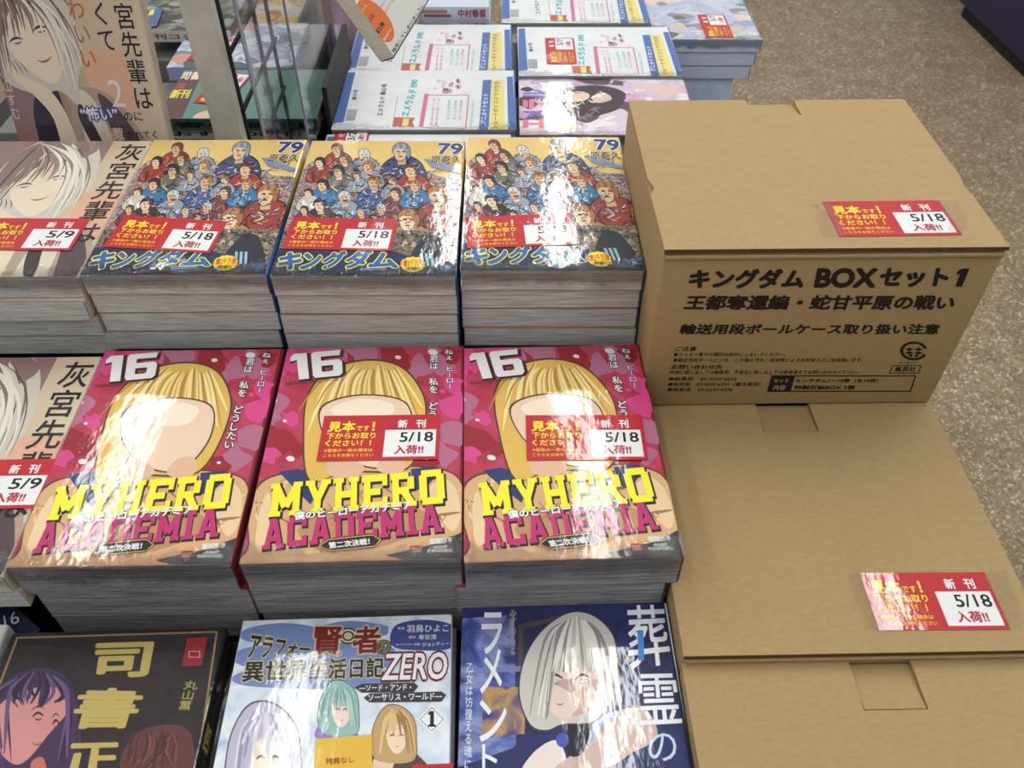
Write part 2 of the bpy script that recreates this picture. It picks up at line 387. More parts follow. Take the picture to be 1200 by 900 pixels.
def crinkle(name, ang, st):
    m, nt, bs = nodes(name); nt.nodes.remove(bs); out = [n for n in nt.nodes if n.type == 'OUTPUT_MATERIAL'][0]; L = nt.links.new
    t = nt.nodes.new('ShaderNodeBsdfTransparent'); t.inputs[0].default_value = (.985, .985, .985, 1)
    gl = nt.nodes.new('ShaderNodeBsdfGlossy'); gl.inputs['Roughness'].default_value = .03; gl.inputs[0].default_value = (1, 1, 1, 1)
    fr = nt.nodes.new('ShaderNodeFresnel'); fr.inputs[0].default_value = 1.6; mx = nt.nodes.new('ShaderNodeMixShader')
    g = nt.nodes.new('ShaderNodeNewGeometry'); mp = nt.nodes.new('ShaderNodeMapping'); mp.inputs['Rotation'].default_value = (0, 0, ang); mp.inputs['Scale'].default_value = (1, st, 1)
    n = nt.nodes.new('ShaderNodeTexNoise'); n.inputs['Scale'].default_value = 240; n.inputs['Detail'].default_value = 2.5; n.inputs['Distortion'].default_value = .8
    b = nt.nodes.new('ShaderNodeBump'); b.inputs['Strength'].default_value = 1; b.inputs['Distance'].default_value = .0035
    L(g.outputs['Position'], mp.inputs[0]); L(mp.outputs[0], n.inputs['Vector']); L(n.outputs['Fac'], b.inputs['Height']); L(b.outputs[0], gl.inputs['Normal'])
    L(fr.outputs[0], mx.inputs[0]); L(t.outputs[0], mx.inputs[1]); L(gl.outputs[0], mx.inputs[2]); L(mx.outputs[0], out.inputs[0]); return m
FILMS = [crinkle('shrink_film', math.radians(a_), .16) for a_ in (-52, 38, 12)]
def film_edge(parent, W, Tk, seed, depth=.012, drop=.55, x0=0.0, x1=1.0):
    """folded shrink wrap along the front edge of a book"""
    rnd = random.Random(seed); nx = 60
    prof = [(depth, Tk+.0009), (depth*.6, Tk+.0011), (depth*.25, Tk+.0012), (.001, Tk+.0011), (-.0006, Tk+.0004), (-.0009, Tk-.002), (-.0009, Tk*(1-drop*.5)), (-.0008, Tk*(1-drop))]
    V = []
    for j, (y, z) in enumerate(prof):
        for i in range(nx+1):
            f = x0+(x1-x0)*i/nx; k = rnd.uniform(-1, 1); far = abs(2*f-1)
            yy = y*(.55+.75*far**2) if j < 3 else y
            yy += (rnd.uniform(-.3, .3)*depth if j == 0 else 0)-(abs(k)*.0005 if j > 3 else 0)
            zz = z+(abs(k)*.0004 if j < 4 else (rnd.uniform(-.3, .3)*Tk*drop if j == len(prof)-1 else 0))
            V.append((W*f, yy, zz))
    a = MB(); n1 = nx+1
    for j in range(len(prof)-1):
        for i in range(nx): a.add([V[j*n1+i], V[(j+1)*n1+i], V[(j+1)*n1+i+1], V[j*n1+i+1]], [(0, 1, 2, 3)], FILMS[(i//9+seed) % 3], True)
    o = a.build('shrink_wrap', parent); o['label'] = 'crinkled clear wrap folded over the front edge'; return o

def star(m, p, cx, cy, rx, ry, n, mat, lift, k=.9):
    m.poly([p(cx+rx*(1 if i % 2 else k)*math.cos(math.pi*i/n), cy+ry*(1 if i % 2 else k)*math.sin(math.pi*i/n), lift) for i in range(2*n)], mat)
def ell(m, p, cx, cy, rx, ry, mat, lift, n=20, rot=0):
    c, s_ = math.cos(rot), math.sin(rot)
    m.poly([p(cx+rx*math.cos(2*math.pi*i/n)*c-ry*math.sin(2*math.pi*i/n)*s_, cy+rx*math.cos(2*math.pi*i/n)*s_+ry*math.sin(2*math.pi*i/n)*c, lift) for i in range(n)], mat)
def shape(m, p, pts, mat, lift, smooth=5): m.poly([p(x, y, lift) for x, y in pts], mat, smooth)
def stroke(m, p, pts, wd, mat, lift):
    """tapering printed line through photo points"""
    P = [Vector((x, y, 0)) for x, y in pts]; out = []
    for i in range(len(P)-1):
        p0, p1, p2, p3 = P[max(0, i-1)], P[i], P[i+1], P[min(len(P)-1, i+2)]
        for j in range(5):
            t = j/5; out.append(.5*((2*p1)+(-p0+p2)*t+(2*p0-5*p1+4*p2-p3)*t*t+(-p0+3*p1-3*p2+p3)*t**3))
    out.append(P[-1]); Lf, Rt = [], []
    for i, q in enumerate(out):
        d = (out[min(i+1, len(out)-1)]-out[max(i-1, 0)]); d = d.normalized() if d.length else Vector((1, 0, 0))
        k = wd*.5*math.sin(math.pi*(.08+.84*i/(len(out)-1))); nn = Vector((-d.y, d.x, 0))*k
        Lf.append(q+nn); Rt.append(q-nn)
    for i in range(len(out)-1):
        m.poly([p(a.x, a.y, lift) for a in (Lf[i], Lf[i+1], Rt[i+1], Rt[i])], mat)
def words(m, p, s, tl, tr, br, bl, mat, lift, off=.02, vertical=False, outline=None, ow=.05):
    if outline: m.text(s, [p(*q, lift-LAY*1.3) for q in (tl, tr, br, bl)], outline, off, vertical, ow)
    m.text(s, [p(*q, lift) for q in (tl, tr, br, bl)], mat, off, vertical)
def rect4(x0, y0, x1, y1): return (x0, y0), (x1, y0), (x1, y1), (x0, y1)

# slab-serif display capitals, unit cell, each a list of strokes (x0,y0,x1,y1,width)
SL = {'M': [(.17, 0, .17, 1, .22), (.83, 0, .83, 1, .22), (.14, .98, .5, .28, .24), (.86, .98, .5, .28, .24), (0, .07, .36, .07, .15), (.64, .07, 1, .07, .15), (0, .93, .25, .93, .15), (.75, .93, 1, .93, .15)],
 'Y': [(.5, 0, .5, .5, .26), (.5, .42, .17, .97, .25), (.5, .42, .83, .97, .25), (.26, .07, .74, .07, .15), (0, .93, .38, .93, .15), (.62, .93, 1, .93, .15)],
 'H': [(.2, 0, .2, 1, .25), (.8, 0, .8, 1, .25), (.2, .5, .8, .5, .2), (0, .07, .4, .07, .15), (.6, .07, 1, .07, .15), (0, .93, .4, .93, .15), (.6, .93, 1, .93, .15)],
 'E': [(.2, 0, .2, 1, .26), (0, .1, 1, .1, .2), (0, .9, 1, .9, .2), (.2, .5, .72, .5, .19), (.9, 0, .9, .34, .2), (.9, .66, .9, 1, .2)],
 'R': [(.2, 0, .2, 1, .26), (0, .9, .72, .9, .2), (.2, .47, .72, .47, .2), (.8, .5, .8, .86, .26), (.5, .47, .82, .06, .26), (0, .07, .42, .07, .15), (.64, .07, 1, .07, .15)],
 'O': [(.16, .14, .16, .86, .3), (.84, .14, .84, .86, .3), (.1, .1, .9, .1, .2), (.1, .9, .9, .9, .2)],
 'A': [(.2, .04, .46, .98, .23), (.8, .04, .54, .98, .23), (.25, .33, .75, .33, .17), (0, .07, .38, .07, .15), (.62, .07, 1, .07, .15), (.3, .93, .62, .93, .15)],
 'C': [(.16, .14, .16, .86, .3), (.1, .1, .95, .1, .2), (.1, .9, .95, .9, .2), (.86, 0, .86, .34, .24), (.86, .66, .86, 1, .24)],
 'D': [(.2, 0, .2, 1, .26), (0, .1, .85, .1, .2), (0, .9, .85, .9, .2), (.84, .14, .84, .86, .3)],
 'I': [(.5, 0, .5, 1, .5), (0, .07, 1, .07, .15), (0, .93, 1, .93, .15)]}
def slab(m, p, word, quad, mat, lift, outline=None, gap=.12, widths=None):
    tl, tr, br, bl = [Vector((*q, 0)) for q in quad]
    wl = [widths.get(c, 1) if widths else 1 for c in word]; tot = sum(wl)+gap*(len(word)-1)
    for ps in ((1, outline), (0, mat)) if outline else ((0, mat),):
        x = 0; cnt = 0
        for c, wd in zip(word, wl):
            for (x0, y0, x1, y1, t) in SL[c]:
                dx, dy = (x1-x0), (y1-y0); l = math.hypot(dx, dy); t2 = t*.5+(.035 if ps[0] else 0); ex = .035 if ps[0] else 0
                ux, uy = dx/l, dy/l; nx, ny = -uy*t2, ux*t2
                pts = [(x0-ux*ex+nx, y0-uy*ex+ny), (x1+ux*ex+nx, y1+uy*ex+ny), (x1+ux*ex-nx, y1+uy*ex-ny), (x0-ux*ex-nx, y0-uy*ex-ny)]
                out = []
                for a_, b_ in pts:
                    if not ps[0]: a_ = min(max(a_, 0), 1); b_ = min(max(b_, 0), 1)
                    if ps[0]: a_ += .05; b_ -= .05
                    u = (x+a_*wd)/tot
                    q = (bl*(1-u)+br*u)*(1-b_)+(tl*(1-u)+tr*u)*b_
                    out.append(p(q.x, q.y, lift-(LAY*3 if ps[0] else 0)+cnt*1.6e-6))
                cnt += 1; m.poly(out, ps[1])
            x += wd+gap

def book(name, label, cat, M, W, D, Tk, cover, page, group, art=None, spine=None, film=True, seed=1):
    """M places the front left bottom corner"""
    t = thing(name, label, cat, M, group)
    a = shell(W, D, Tk, cover, spine)
    o = a.build('cover', t); pageblock(W, D, Tk, page).build('page_block', t)
    if art:
        a2 = MB((.0003, .0003, W-.0008, D-.0003)); b2 = MB((.0003, .0003, W-.0008, D-.0003))
        art(a2, b2, onto(M, 2, Tk))
        if a2.f: q = a2.build('artwork', o)
        if b2.f: q = b2.build('lettering', o)
    if film: film_edge(t, W, Tk, seed)
    return t

# ------------------------------------------------------------------ crowd-cover comics (three stacks)
TK = .0171
KBM = T(0, 0, -TK)
def crowd_art(m, b, p0):
    def p(x, y, l=0): return p0(300+x/3, y/3, .00005+l)
    R = random.Random(3)
    def rect(x0, y0, x1, y1, mat, l): m.poly([p(x, y, l) for x, y in rect4(x0, y0, x1, y1)], mat)
    # the lower scene with its dark band
    shape(m, p, [(90, 812), (740, 812), (760, 1010), (20, 1010)], mottled('battle_scene', [(24, 24, 34), (70, 62, 56), (150, 132, 104), (40, 52, 70), (96, 92, 70)], 260, detail=5), LAY*17, 0)
    shape(m, p, [(40, 875), (420, 868), (600, 920), (740, 945), (760, 1020), (20, 1020)], mottled('navy_band', [(18, 22, 44), (26, 44, 84), (20, 24, 40)], 60), LAY*17.4, 0)
    SK = [ink((224, 190, 150)), ink((214, 176, 134)), ink((232, 204, 172))]
    pal = dict(r=(150, 56, 48), b=(62, 92, 146), n=(62, 74, 122), s=(146, 158, 174), t=(176, 132, 84), k=(44, 48, 46), p=(104, 82, 118), w=(198, 196, 190), g=(104, 104, 100), m=(118, 56, 66), u=(52, 116, 166))
    hr = dict(r=(124, 44, 34), w=(196, 200, 204), k=(34, 28, 30), t=(166, 112, 62), d=(84, 56, 40), g=(140, 150, 160), p=(90, 66, 110))
    figs = [(510, 535, 34, 'g', 'n'), (285, 525, 22, 'r', 'r'), (380, 545, 22, 'w', 's'), (545, 600, 27, 'd', 'r'), (310, 560, 20, 'd', 'g'), (225, 572, 20, 'k', 'r'), (395, 588, 22, 't', 's'),
            (290, 603, 23, 'k', 'g'), (355, 620, 16, 't', 's'), (235, 652, 23, 'k', 'u'), (415, 645, 26, 't', 'b'), (480, 640, 17, 't', 's'), (490, 680, 21, 'd', 'm'), (560, 655, 22, 't', 'u'), (185, 680, 18, 'd', 'w'),
            (640, 690, 42, 't', 'r'), (310, 695, 24, 'w', 's'), (225, 722, 25, 'k', 'k'), (370, 745, 20, 'p', 'p'), (440, 735, 18, 'w', 'm'), (535, 775, 42, 't', 't'), (170, 740, 16, 'd', 'm'), (420, 775, 18, 'k', 'm'), (290, 770, 16, 'd', 'n')]
    lay = 3
    shape(m, p, [(165, 600), (230, 560), (320, 560), (450, 590), (520, 560), (640, 620), (735, 640), (745, 815), (60, 805)], mottled('armour_mass', [(70, 50, 46), (120, 132, 150), (150, 62, 52), (196, 186, 170), (70, 90, 136), (120, 92, 70)], 170, detail=5, distort=1.5), LAY*2.6)
    for i, (x, y, r, h, c) in enumerate(figs):
        l = LAY*(3+i*.45); base = pal[c]
        sh = ink(base); sh2 = ink(tuple(int(v*.62) for v in base)); sh3 = ink(tuple(min(255, int(v*1.3+20)) for v in base))
        shape(m, p, [(x-r*.5, y+r*.3), (x-r*2.1, y+r*1.5), (x-r*2.4, y+r*3.3), (x+r*.2, y+r*3.6), (x+r*2.6, y+r*3.1), (x+r*2.2, y+r*1.2), (x+r*.7, y+r*.3)], ink((30, 26, 30)), l)
        shape(m, p, [(x-r*.5, y+r*.4), (x-r*2, y+r*1.6), (x-r*2.3, y+r*3.2), (x+r*.2, y+r*3.5), (x+r*2.5, y+r*3), (x+r*2.1, y+r*1.3), (x+r*.7, y+r*.4)], sh, l+LAY*.12)
        for k in range(7):
            a_ = x+R.uniform(-2, 2)*r; b_ = y+R.uniform(1.2, 3)*r
            stroke(m, p, [(a_, b_), (a_+R.uniform(-.5, .5)*r, b_+r*.6), (a_+R.uniform(-.9, .9)*r, b_+r*1.2)], r*R.uniform(.15, .4), R.choice((sh2, sh3, sh2)), l+LAY*(.2+.02*k))
        for k in range(9):
            a_ = x+R.uniform(-1.9, 1.9)*r; b_ = y+R.uniform(1.1, 2.9)*r
            stroke(m, p, [(a_, b_), (a_+R.uniform(-.4, .4)*r, b_+r*.25), (a_+R.uniform(-.8, .8)*r, b_+r*.5)], r*R.uniform(.08, .2), ink(R.choice(((36, 30, 34), (206, 180, 110), (212, 210, 206), (36, 30, 34)))), l+LAY*(.34+.004*k))
        r *= .92
        shape(m, p, [(x-r*.45, y+r*.5), (x+r*.45, y+r*.4), (x+r*.6, y+r*1.35), (x-r*.3, y+r*1.45)], SK[(i+1) % 3], l+LAY*.38, 0)
        shape(m, p, [(x-r*.95, y+r*.1), (x-r*.9, y-r*.65), (x-r*.1, y-r*1.1), (x+r*.8, y-r*.85), (x+r*1.1, y-r*.1), (x+r*.95, y+r*.75), (x+r*.5, y+r*.3), (x-r*.3, y-r*.2)], ink((40, 30, 28)), l+LAY*.385)
        shape(m, p, [(x-r*.88, y-r*.2), (x-r*.1, y-r*.55), (x+r*.5, y-r*.3), (x+r*.62, y+r*.3), (x+r*.4, y+r*.85), (x-r*.15, y+r*1.12), (x-r*.62, y+r*.8), (x-r*.8, y+r*.3)], ink((70, 48, 40)), l+LAY*.39)
        shape(m, p, [(x-r*.82, y-r*.2), (x-r*.1, y-r*.5), (x+r*.46, y-r*.28), (x+r*.57, y+r*.3), (x+r*.36, y+r*.8), (x-r*.15, y+r*1.05), (x-r*.57, y+r*.76), (x-r*.74, y+r*.3)], SK[i % 3], l+LAY*.4)
        shape(m, p, [(x-r*.9, y+r*.05), (x-r*.84, y-r*.6), (x-r*.1, y-r*1.02), (x+r*.75, y-r*.8), (x+r*1.02, y-r*.1), (x+r*.88, y+r*.68), (x+r*.56, y+r*.25), (x+r*.3, y-r*.25), (x-r*.2, y-r*.4), (x-r*.7, y-r*.25)], ink(hr[h]), l+LAY*.41)
        for k in range(4): stroke(m, p, [(x-r*.5+r*.35*k, y-r*.92), (x-r*.3+r*.34*k, y-r*.6), (x-r*.5+r*.36*k, y-r*.34)], r*.1, ink(tuple(int(v*.6) for v in hr[h]) if k % 2 else tuple(min(255, int(v*1.25)) for v in hr[h])), l+LAY*.415)
        dk = ink((60, 40, 34))
        for ex in (-.5, .1): stroke(m, p, [(x+ex*r, y+r*.02), (x+(ex+.2)*r, y-r*.06), (x+(ex+.38)*r, y+r*.04)], r*.16, dk, l+LAY*.43)
        stroke(m, p, [(x-.3*r, y+r*.55), (x-.05*r, y+r*.5), (x+.2*r, y+r*.56)], r*.12, dk, l+LAY*.43); stroke(m, p, [(x-.15*r, y+r*.1), (x-.25*r, y+r*.32), (x-.08*r, y+r*.34)], r*.1, ink((170, 120, 90)), l+LAY*.43)
    # loose dashes of colour and line work
    for k in range(420):
        x = R.uniform(150, 720); y = R.uniform(560, 800)
        if x < 300-(y-500)*.45: continue
        if R.random() < .45: c = ink((30, 26, 30))
        else: c = ink(R.choice(((206, 208, 212), (64, 104, 172), (170, 60, 50), (196, 150, 90), (120, 140, 170), (220, 196, 150))))
        an = R.uniform(-.9, .5); ln_ = R.uniform(8, 26)
        stroke(m, p, [(x, y), (x+ln_*.5*math.cos(an), y+ln_*.5*math.sin(an)+R.uniform(-4, 4)), (x+ln_*math.cos(an), y+ln_*math.sin(an))], R.uniform(1.5, 4.5), c, LAY*(14.3+.006*k))
    shape(m, p, [(590, 560), (640, 572), (720, 600), (720, 612), (620, 590)], ink((120, 140, 176)), LAY*16.2, 0)
    # rear figures of the band: one dark coated figure with three pale blades
    shape(m, p, [(540, 905), (575, 850), (590, 830), (640, 835), (670, 880), (690, 930), (640, 940), (560, 925)], ink((34, 36, 52)), LAY*18.4)
    for k in range(60):
        x = R.uniform(500, 730); y = R.uniform(815, 925)
        stroke(m, p, [(x, y), (x+R.uniform(-14, 14), y+R.uniform(-10, 10)), (x+R.uniform(-20, 20), y+R.uniform(-8, 8))], R.uniform(3, 9), ink(R.choice(((196, 180, 150), (60, 56, 50), (150, 130, 100), (90, 110, 110), (220, 214, 190), (40, 40, 44)))), LAY*(17.6+.008*k))
    ell(m, p, 608, 838, 12, 12, ink((26, 26, 30)), LAY*18.6)
    for k in range(3):
        x = 576+k*17; shape(m, p, [(x, 893), (x+10, 893), (x+17, 935), (x+8, 938)], ink((150, 190, 206)), LAY*18.8, 0)
    def c6(x, y, l=0): return p0(300+x/4, 240+y/4, .00005+l)
    star(m, c6, 735, 283, 60, 38, 14, ink((240, 214, 40)), LAY*19)
    words(b, c6, '1億2千万部', (682, 262), (785, 258), (785, 290), (680, 292), ink((200, 40, 40)), LAY*20.5, .03, outline=YEL)
    words(b, c6, '突破!!', (705, 294), (765, 293), (765, 310), (705, 311), BLK, LAY*20.5, .03)
    # title in blue, edged in yellow
    for kk, (ch, q) in enumerate(zip('キングダム', [((118, 232), (222, 222), (205, 305), (98, 310)), ((228, 232), (310, 226), (300, 300), (205, 306)), ((330, 226), (425, 220), (405, 298), (300, 304)), ((438, 222), (545, 214), (530, 296), (410, 302)), ((555, 222), (650, 236), (665, 298), (525, 300))])):
        words(b, c6, ch, *q, ink((36, 96, 168)), LAY*20.5, .055, outline=ink((242, 232, 60)), ow=.045)
    words(b, c6, 'KINGDOM', (490, 299), (605, 297), (605, 310), (490, 312), ink((140, 170, 210)), LAY*20.7, .02)
    words(b, p, '79', (642, 505), (728, 507), (723, 545), (640, 543), ink((36, 52, 110)), LAY*17, .035, outline=WHITE, ow=.045)
    words(b, p, '原泰久', (617, 549), (722, 549), (720, 574), (614, 574), ink((44, 40, 60)), LAY*17, .02, outline=ink((236, 214, 150)))
    words(b, c6, 'YJC', (855, 285), (935, 285), (935, 315), (852, 315), ink((60, 130, 200)), LAY*20, .05)
KCOVER = grad('crowd_cover_sky', [(0, (70, 50, 40)), (.35, (110, 76, 56)), (.62, (196, 164, 104)), (.82, (230, 202, 124)), (1, (228, 192, 116))], 1, .364, .04)
# object origin sits at the front left corner, so the blend above runs from the middle of the ramp upward
KSP = grad('crowd_spine', [(.5, (40, 104, 180)), (.7, (30, 40, 80)), (.9, (210, 170, 80)), (1, (226, 176, 88))], 1, .364, .02)
def stack(proto, Ms, labels, skip=('sample_label', 'shrink_wrap', 'artwork', 'lettering')):
    for Mx, lb in zip(Ms, labels):
        c = copy_tree(proto, None, skip); c.matrix_world = Mx; c['label'] = lb
kb = book('comic_book', 'topmost yellow comic numbered 79 on the middle stack of its row', 'book', KBM, B6W, B6D, TK, KCOVER, PAGE, 'yellow comics numbered 79', crowd_art, KSP, seed=11)
KA = (-.1304, .0008, .0086); KC = (.1303, .0051, .0038)
ka = copy_tree(kb, None); ka.matrix_world = T(KA[0], KA[1], -TK, KA[2]); ka['label'] = 'topmost yellow comic numbered 79 on the left stack of its row'
kc = copy_tree(kb, None); kc.matrix_world = T(KC[0], KC[1], .0006-TK, KC[2]); kc['label'] = 'topmost yellow comic numbered 79 on the right stack, beside the printed carton'
label_at(kb.matrix_world, 2, TK, [(341, 255.5), (468, 259), (460, 295), (330, 293)], .0009, kb)
label_at(ka.matrix_world, 2, TK, [(144, 254), (267, 261), (249, 298), (122, 290)], .0009, ka)
label_at(kc.matrix_world, 2, TK, [(545, 256), (671, 250), (674, 289), (547, 292)], .0009, kc)
om = ['second', 'third', 'fourth']
rj = random.Random(5)
for nm, base, zz in (('left', KA, 0), ('middle', (0, 0, 0), 0), ('right', KC, .0006)):
    stack(kb, [T(base[0]+rj.uniform(-.001, .0012), base[1]+rj.uniform(-.0005, .0015), zz-TK*(k+2)-.0003*(k+1), base[2]+rj.uniform(-.006, .006)) for k in range(3)],
          ['%s copy from the top in the %s stack of comics numbered 79' % (om[k], nm) for k in range(3)])
zk = -TK*4-.0012
riser(-.126, .006, .256, .178, zk-.0002, 'low dark riser under the back row of comics')

# ------------------------------------------------------------------ crimson comics numbered 16 (three stacks)
MT, MW, MZ = .0283, .1285, -.0586
MA = (-.1247, -.1941, .0168); MBk = (.0083, -.192, .028); MC = (.1376, -.1913, .0340)
MAM = T(MA[0], MA[1], MZ-MT, MA[2])
def crimson_art(m, b, p0):
    def p(x, y, l=0): return p0(x/3.5294, 400+y/3.5294, .00005+l)
    R = random.Random(9)
    mag, mau, dr, wh = ink((214, 66, 136)), ink((176, 104, 134)), ink((150, 26, 38)), ink((238, 226, 226))
    def splat(cx, cy, r, mat, l, n=11):
        shape(m, p, [(cx+r*R.uniform(.55, 1.25)*math.cos(2*math.pi*i/n), cy+r*R.uniform(.5, 1.1)*math.sin(2*math.pi*i/n)) for i in range(n)], mat, l)
    for k, (x, y, r, mt) in enumerate([(420, 90, 70, mag), (350, 150, 60, mag), (620, 60, 60, mau), (740, 60, 70, mau), (860, 60, 70, dr), (960, 120, 60, mau), (330, 260, 70, mau), (280, 330, 60, mau), (380, 330, 40, mag), (1060, 100, 70, mau), (1090, 190, 50, mag),
                                        (1080, 280, 60, mag), (1030, 400, 70, mau), (980, 480, 60, mau), (300, 420, 70, dr), (250, 480, 50, mag), (900, 90, 40, dr), (560, 50, 40, mag), (1110, 70, 40, dr), (380, 460, 40, dr), (900, 520, 50, dr)]):
        splat(x, y, r, mt, LAY*(1+.05*k))
    for k in range(26):
        x, y = R.uniform(250, 1130), R.uniform(40, 560); r = R.uniform(5, 17)
        ell(m, p, x, y, r*1.2, r*.75, wh if k % 3 else mag, LAY*(2.2+.02*k), 12)
    # plain stand-in artwork: a gold dome over a pale oval, a broad tan hill below
    ln_ = ink((84, 56, 40))
    tan, tan2, tan3 = ink((214, 170, 122)), ink((186, 138, 96)), ink((232, 200, 158))
    shape(m, p, [(40, 1000), (80, 860), (100, 760), (150, 640), (240, 570), (420, 545), (600, 530), (800, 530), (960, 545), (1030, 600), (1020, 760), (980, 1000)], ln_, LAY*3, 6)
    shape(m, p, [(46, 1000), (86, 864), (106, 764), (157, 644), (245, 576), (420, 551), (600, 536), (800, 536), (956, 551), (1023, 604), (1013, 760), (972, 1000)], tan, LAY*3.3, 6)
    shape(m, p, [(110, 860), (170, 700), (220, 640), (200, 760), (150, 880)], tan3, LAY*3.5)
    shape(m, p, [(880, 640), (960, 590), (1000, 640), (985, 760), (930, 800)], tan3, LAY*3.5)
    shape(m, p, [(300, 800), (480, 700), (760, 690), (860, 760), (700, 850), (420, 900)], tan2, LAY*3.6)
    for k in range(40):
        x, y = R.uniform(90, 980), R.uniform(600, 880)
        stroke(m, p, [(x, y), (x+R.uniform(-30, 50), y-R.uniform(10, 40)), (x+R.uniform(-30, 110), y-R.uniform(30, 80))], R.uniform(4, 16), R.choice((tan2, tan3, ink((160, 112, 78)))), LAY*(3.7+.01*k))
    navy = ink((44, 52, 104))
    shape(m, p, [(280, 552), (360, 540), (440, 560), (420, 640), (380, 690), (340, 640)], navy, LAY*4.2, 0)
    shape(m, p, [(830, 545), (930, 535), (960, 550), (880, 620), (820, 640)], navy, LAY*4.2, 0)
    gold, gold2, gold3 = ink((222, 180, 86)), ink((186, 136, 58)), ink((244, 222, 158))
    shape(m, p, [(395, 590), (420, 380), (480, 220), (600, 120), (770, 84), (900, 120), (960, 240), (930, 380), (850, 520), (760, 560), (560, 560)], ln_, LAY*4.6, 6)
    shape(m, p, [(402, 588), (427, 382), (486, 225), (604, 127), (770, 92), (895, 127), (952, 243), (923, 378), (846, 514), (760, 552), (560, 552)], gold, LAY*4.8, 6)
    for k in range(26):
        f = k/25; x0 = 640+f*230; x1 = 420+f*520
        stroke(m, p, [(x0, 110+R.uniform(0, 24)), ((x0+x1)/2, 200+R.uniform(-20, 20)), (x1, 300+R.uniform(-10, 90))], R.uniform(6, 18), (gold2, gold3, gold3)[k % 3], LAY*(5+.02*k))
    shape(m, p, [(500, 400), (520, 280), (690, 232), (870, 260), (880, 380), (800, 500), (690, 545), (570, 500)], ln_, LAY*5.8, 6)
    shape(m, p, [(506, 398), (526, 285), (690, 238), (864, 265), (873, 378), (796, 494), (690, 538), (573, 494)], ink((236, 204, 178)), LAY*6, 6)
    shape(m, p, [(560, 290), (690, 250), (820, 275), (780, 340), (690, 350), (600, 340)], ink((246, 228, 206)), LAY*6.2, 6)
    shape(m, p, [(480, 560), (520, 480), (600, 500), (640, 545), (560, 580)], ink((226, 180, 150)), LAY*6.4); shape(m, p, [(690, 545), (730, 490), (800, 480), (810, 540), (750, 570)], ink((226, 180, 150)), LAY*6.4)
    shape(m, p, [(860, 860), (1010, 800), (1000, 930), (720, 930), (640, 905)], ink((52, 48, 54)), LAY*6.5, 0)
    # lettering
    slab(b, p, 'MYHERO', ((238, 604), (966, 546), (942, 690), (192, 742)), ink((246, 232, 48)), LAY*9, BLK, widths={'M': 1.25})
    slab(b, p, 'ACADEMIA', ((168, 752), (918, 692), (902, 808), (132, 878)), ink((190, 44, 108)), LAY*8, BLK, widths={'M': 1.2, 'I': .55, 'A': 1.1})
    words(b, p, '僕のヒーローアカデミア', (304, 722), (802, 676), (796, 714), (296, 756), WHITE, LAY*11, .04, outline=BLK, ow=.06)
    def hexa(gx, gy, l, mt): b.poly([p(x, y, l) for x, y in ((378-gx, 864), (420, 840-gy), (606, 822-gy), (632+gx, 842), (606, 866+gy), (420, 884+gy))], mt)
    hexa(12, 7, LAY*10, ink((60, 20, 30))); hexa(6, 3, LAY*10.5, ink((230, 190, 90))); hexa(0, 0, LAY*11, ink((30, 26, 30)))
    words(b, p, '第二次決戦！', (416, 850), (590, 834), (586, 860), (414, 877), WHITE, LAY*12, .03)
    def six(dx, dy, g, l, mt):
        tl, tr, br, bl = (Vector((x, y, 0)) for x, y in ((436, 64), (660, 46), (640, 152), (424, 172)))
        def w_(pts, dl):
            out = []
            for u, v in pts:
                q = (bl*(1-u)+br*u)*(1-v)+(tl*(1-u)+tr*u)*v; out.append(p(q.x+dx, q.y+dy, l+dl*LAY*.2))
            b.poly(out, mt)
        w_([(.14-g, 0-g), (.34+g, 0-g), (.34+g, 1+g), (.1-g, 1+g), (.02-g, .86), (.02-g, .72-g), (.14-g, .76)], 0)
        for i, q in enumerate(([(.42-g, .1), (.46, 0-g), (.94, 0-g), (1+g, .1), (1+g, .2-0), (.42-g, .22)], [(.42-g, .14), (.60+g, .14), (.60+g, .9), (.46, 1+g), (.42-g, .9)], [(.46, .8-g), (.96+g, .8-g), (.98+g, 1+g), (.46, 1+g)],
                  [(.82-g, .1), (1+g, .1), (1+g, .54), (.95, .64+g), (.82-g, .6)], [(.5, .44-g), (.96, .44-g), (.96, .64+g), (.5, .64+g)])): w_(q, i+1)
    six(6, 5, .035, LAY*7, ink((60, 26, 34))); six(0, 0, .0, LAY*9, ink((238, 234, 232)))
    words(b, p, 'THE SECOND GREAT BATTLE', (394, 182), (620, 162), (619, 172), (393, 193), ink((96, 60, 66)), LAY*9, .02)
    words(b, p, 'ねぇ ヒーロー', (1088, 48), (1122, 50), (1090, 212), (1056, 212), WHITE, LAY*9, .02, True, BLK, .07)
    words(b, p, '君は 私を どうしたい', (1020, 72), (1056, 72), (966, 446), (922, 440), WHITE, LAY*9, .02, True, BLK, .07)
    words(b, p, '堀越耕平', (838, 838), (936, 834), (932, 858), (834, 862), WHITE, LAY*9, .03)
    words(b, p, '436P', (848, 868), (908, 866), (906, 878), (846, 881), WHITE, LAY*9, .04); words(b, p, '定価740円(税込)', (818, 882), (926, 880), (922, 897), (816, 900), WHITE, LAY*9, .03)
    b.poly([p(*q, LAY*9) for q in ((752, 868), (800, 866), (796, 894), (748, 897))], ink((160, 34, 40)))
    words(b, p, 'ジャンプ', (756, 874), (794, 873), (792, 882), (754, 884), WHITE, LAY*10, .03); words(b, p, 'REMIX', (756, 887), (792, 886), (790, 892), (754, 894), WHITE, LAY*10, .02)
MCOVER = mottled('crimson_cover', [(140, 30, 46), (178, 46, 72), (188, 62, 92), (160, 40, 64)], 30)
MSP = ink((120, 20, 34))
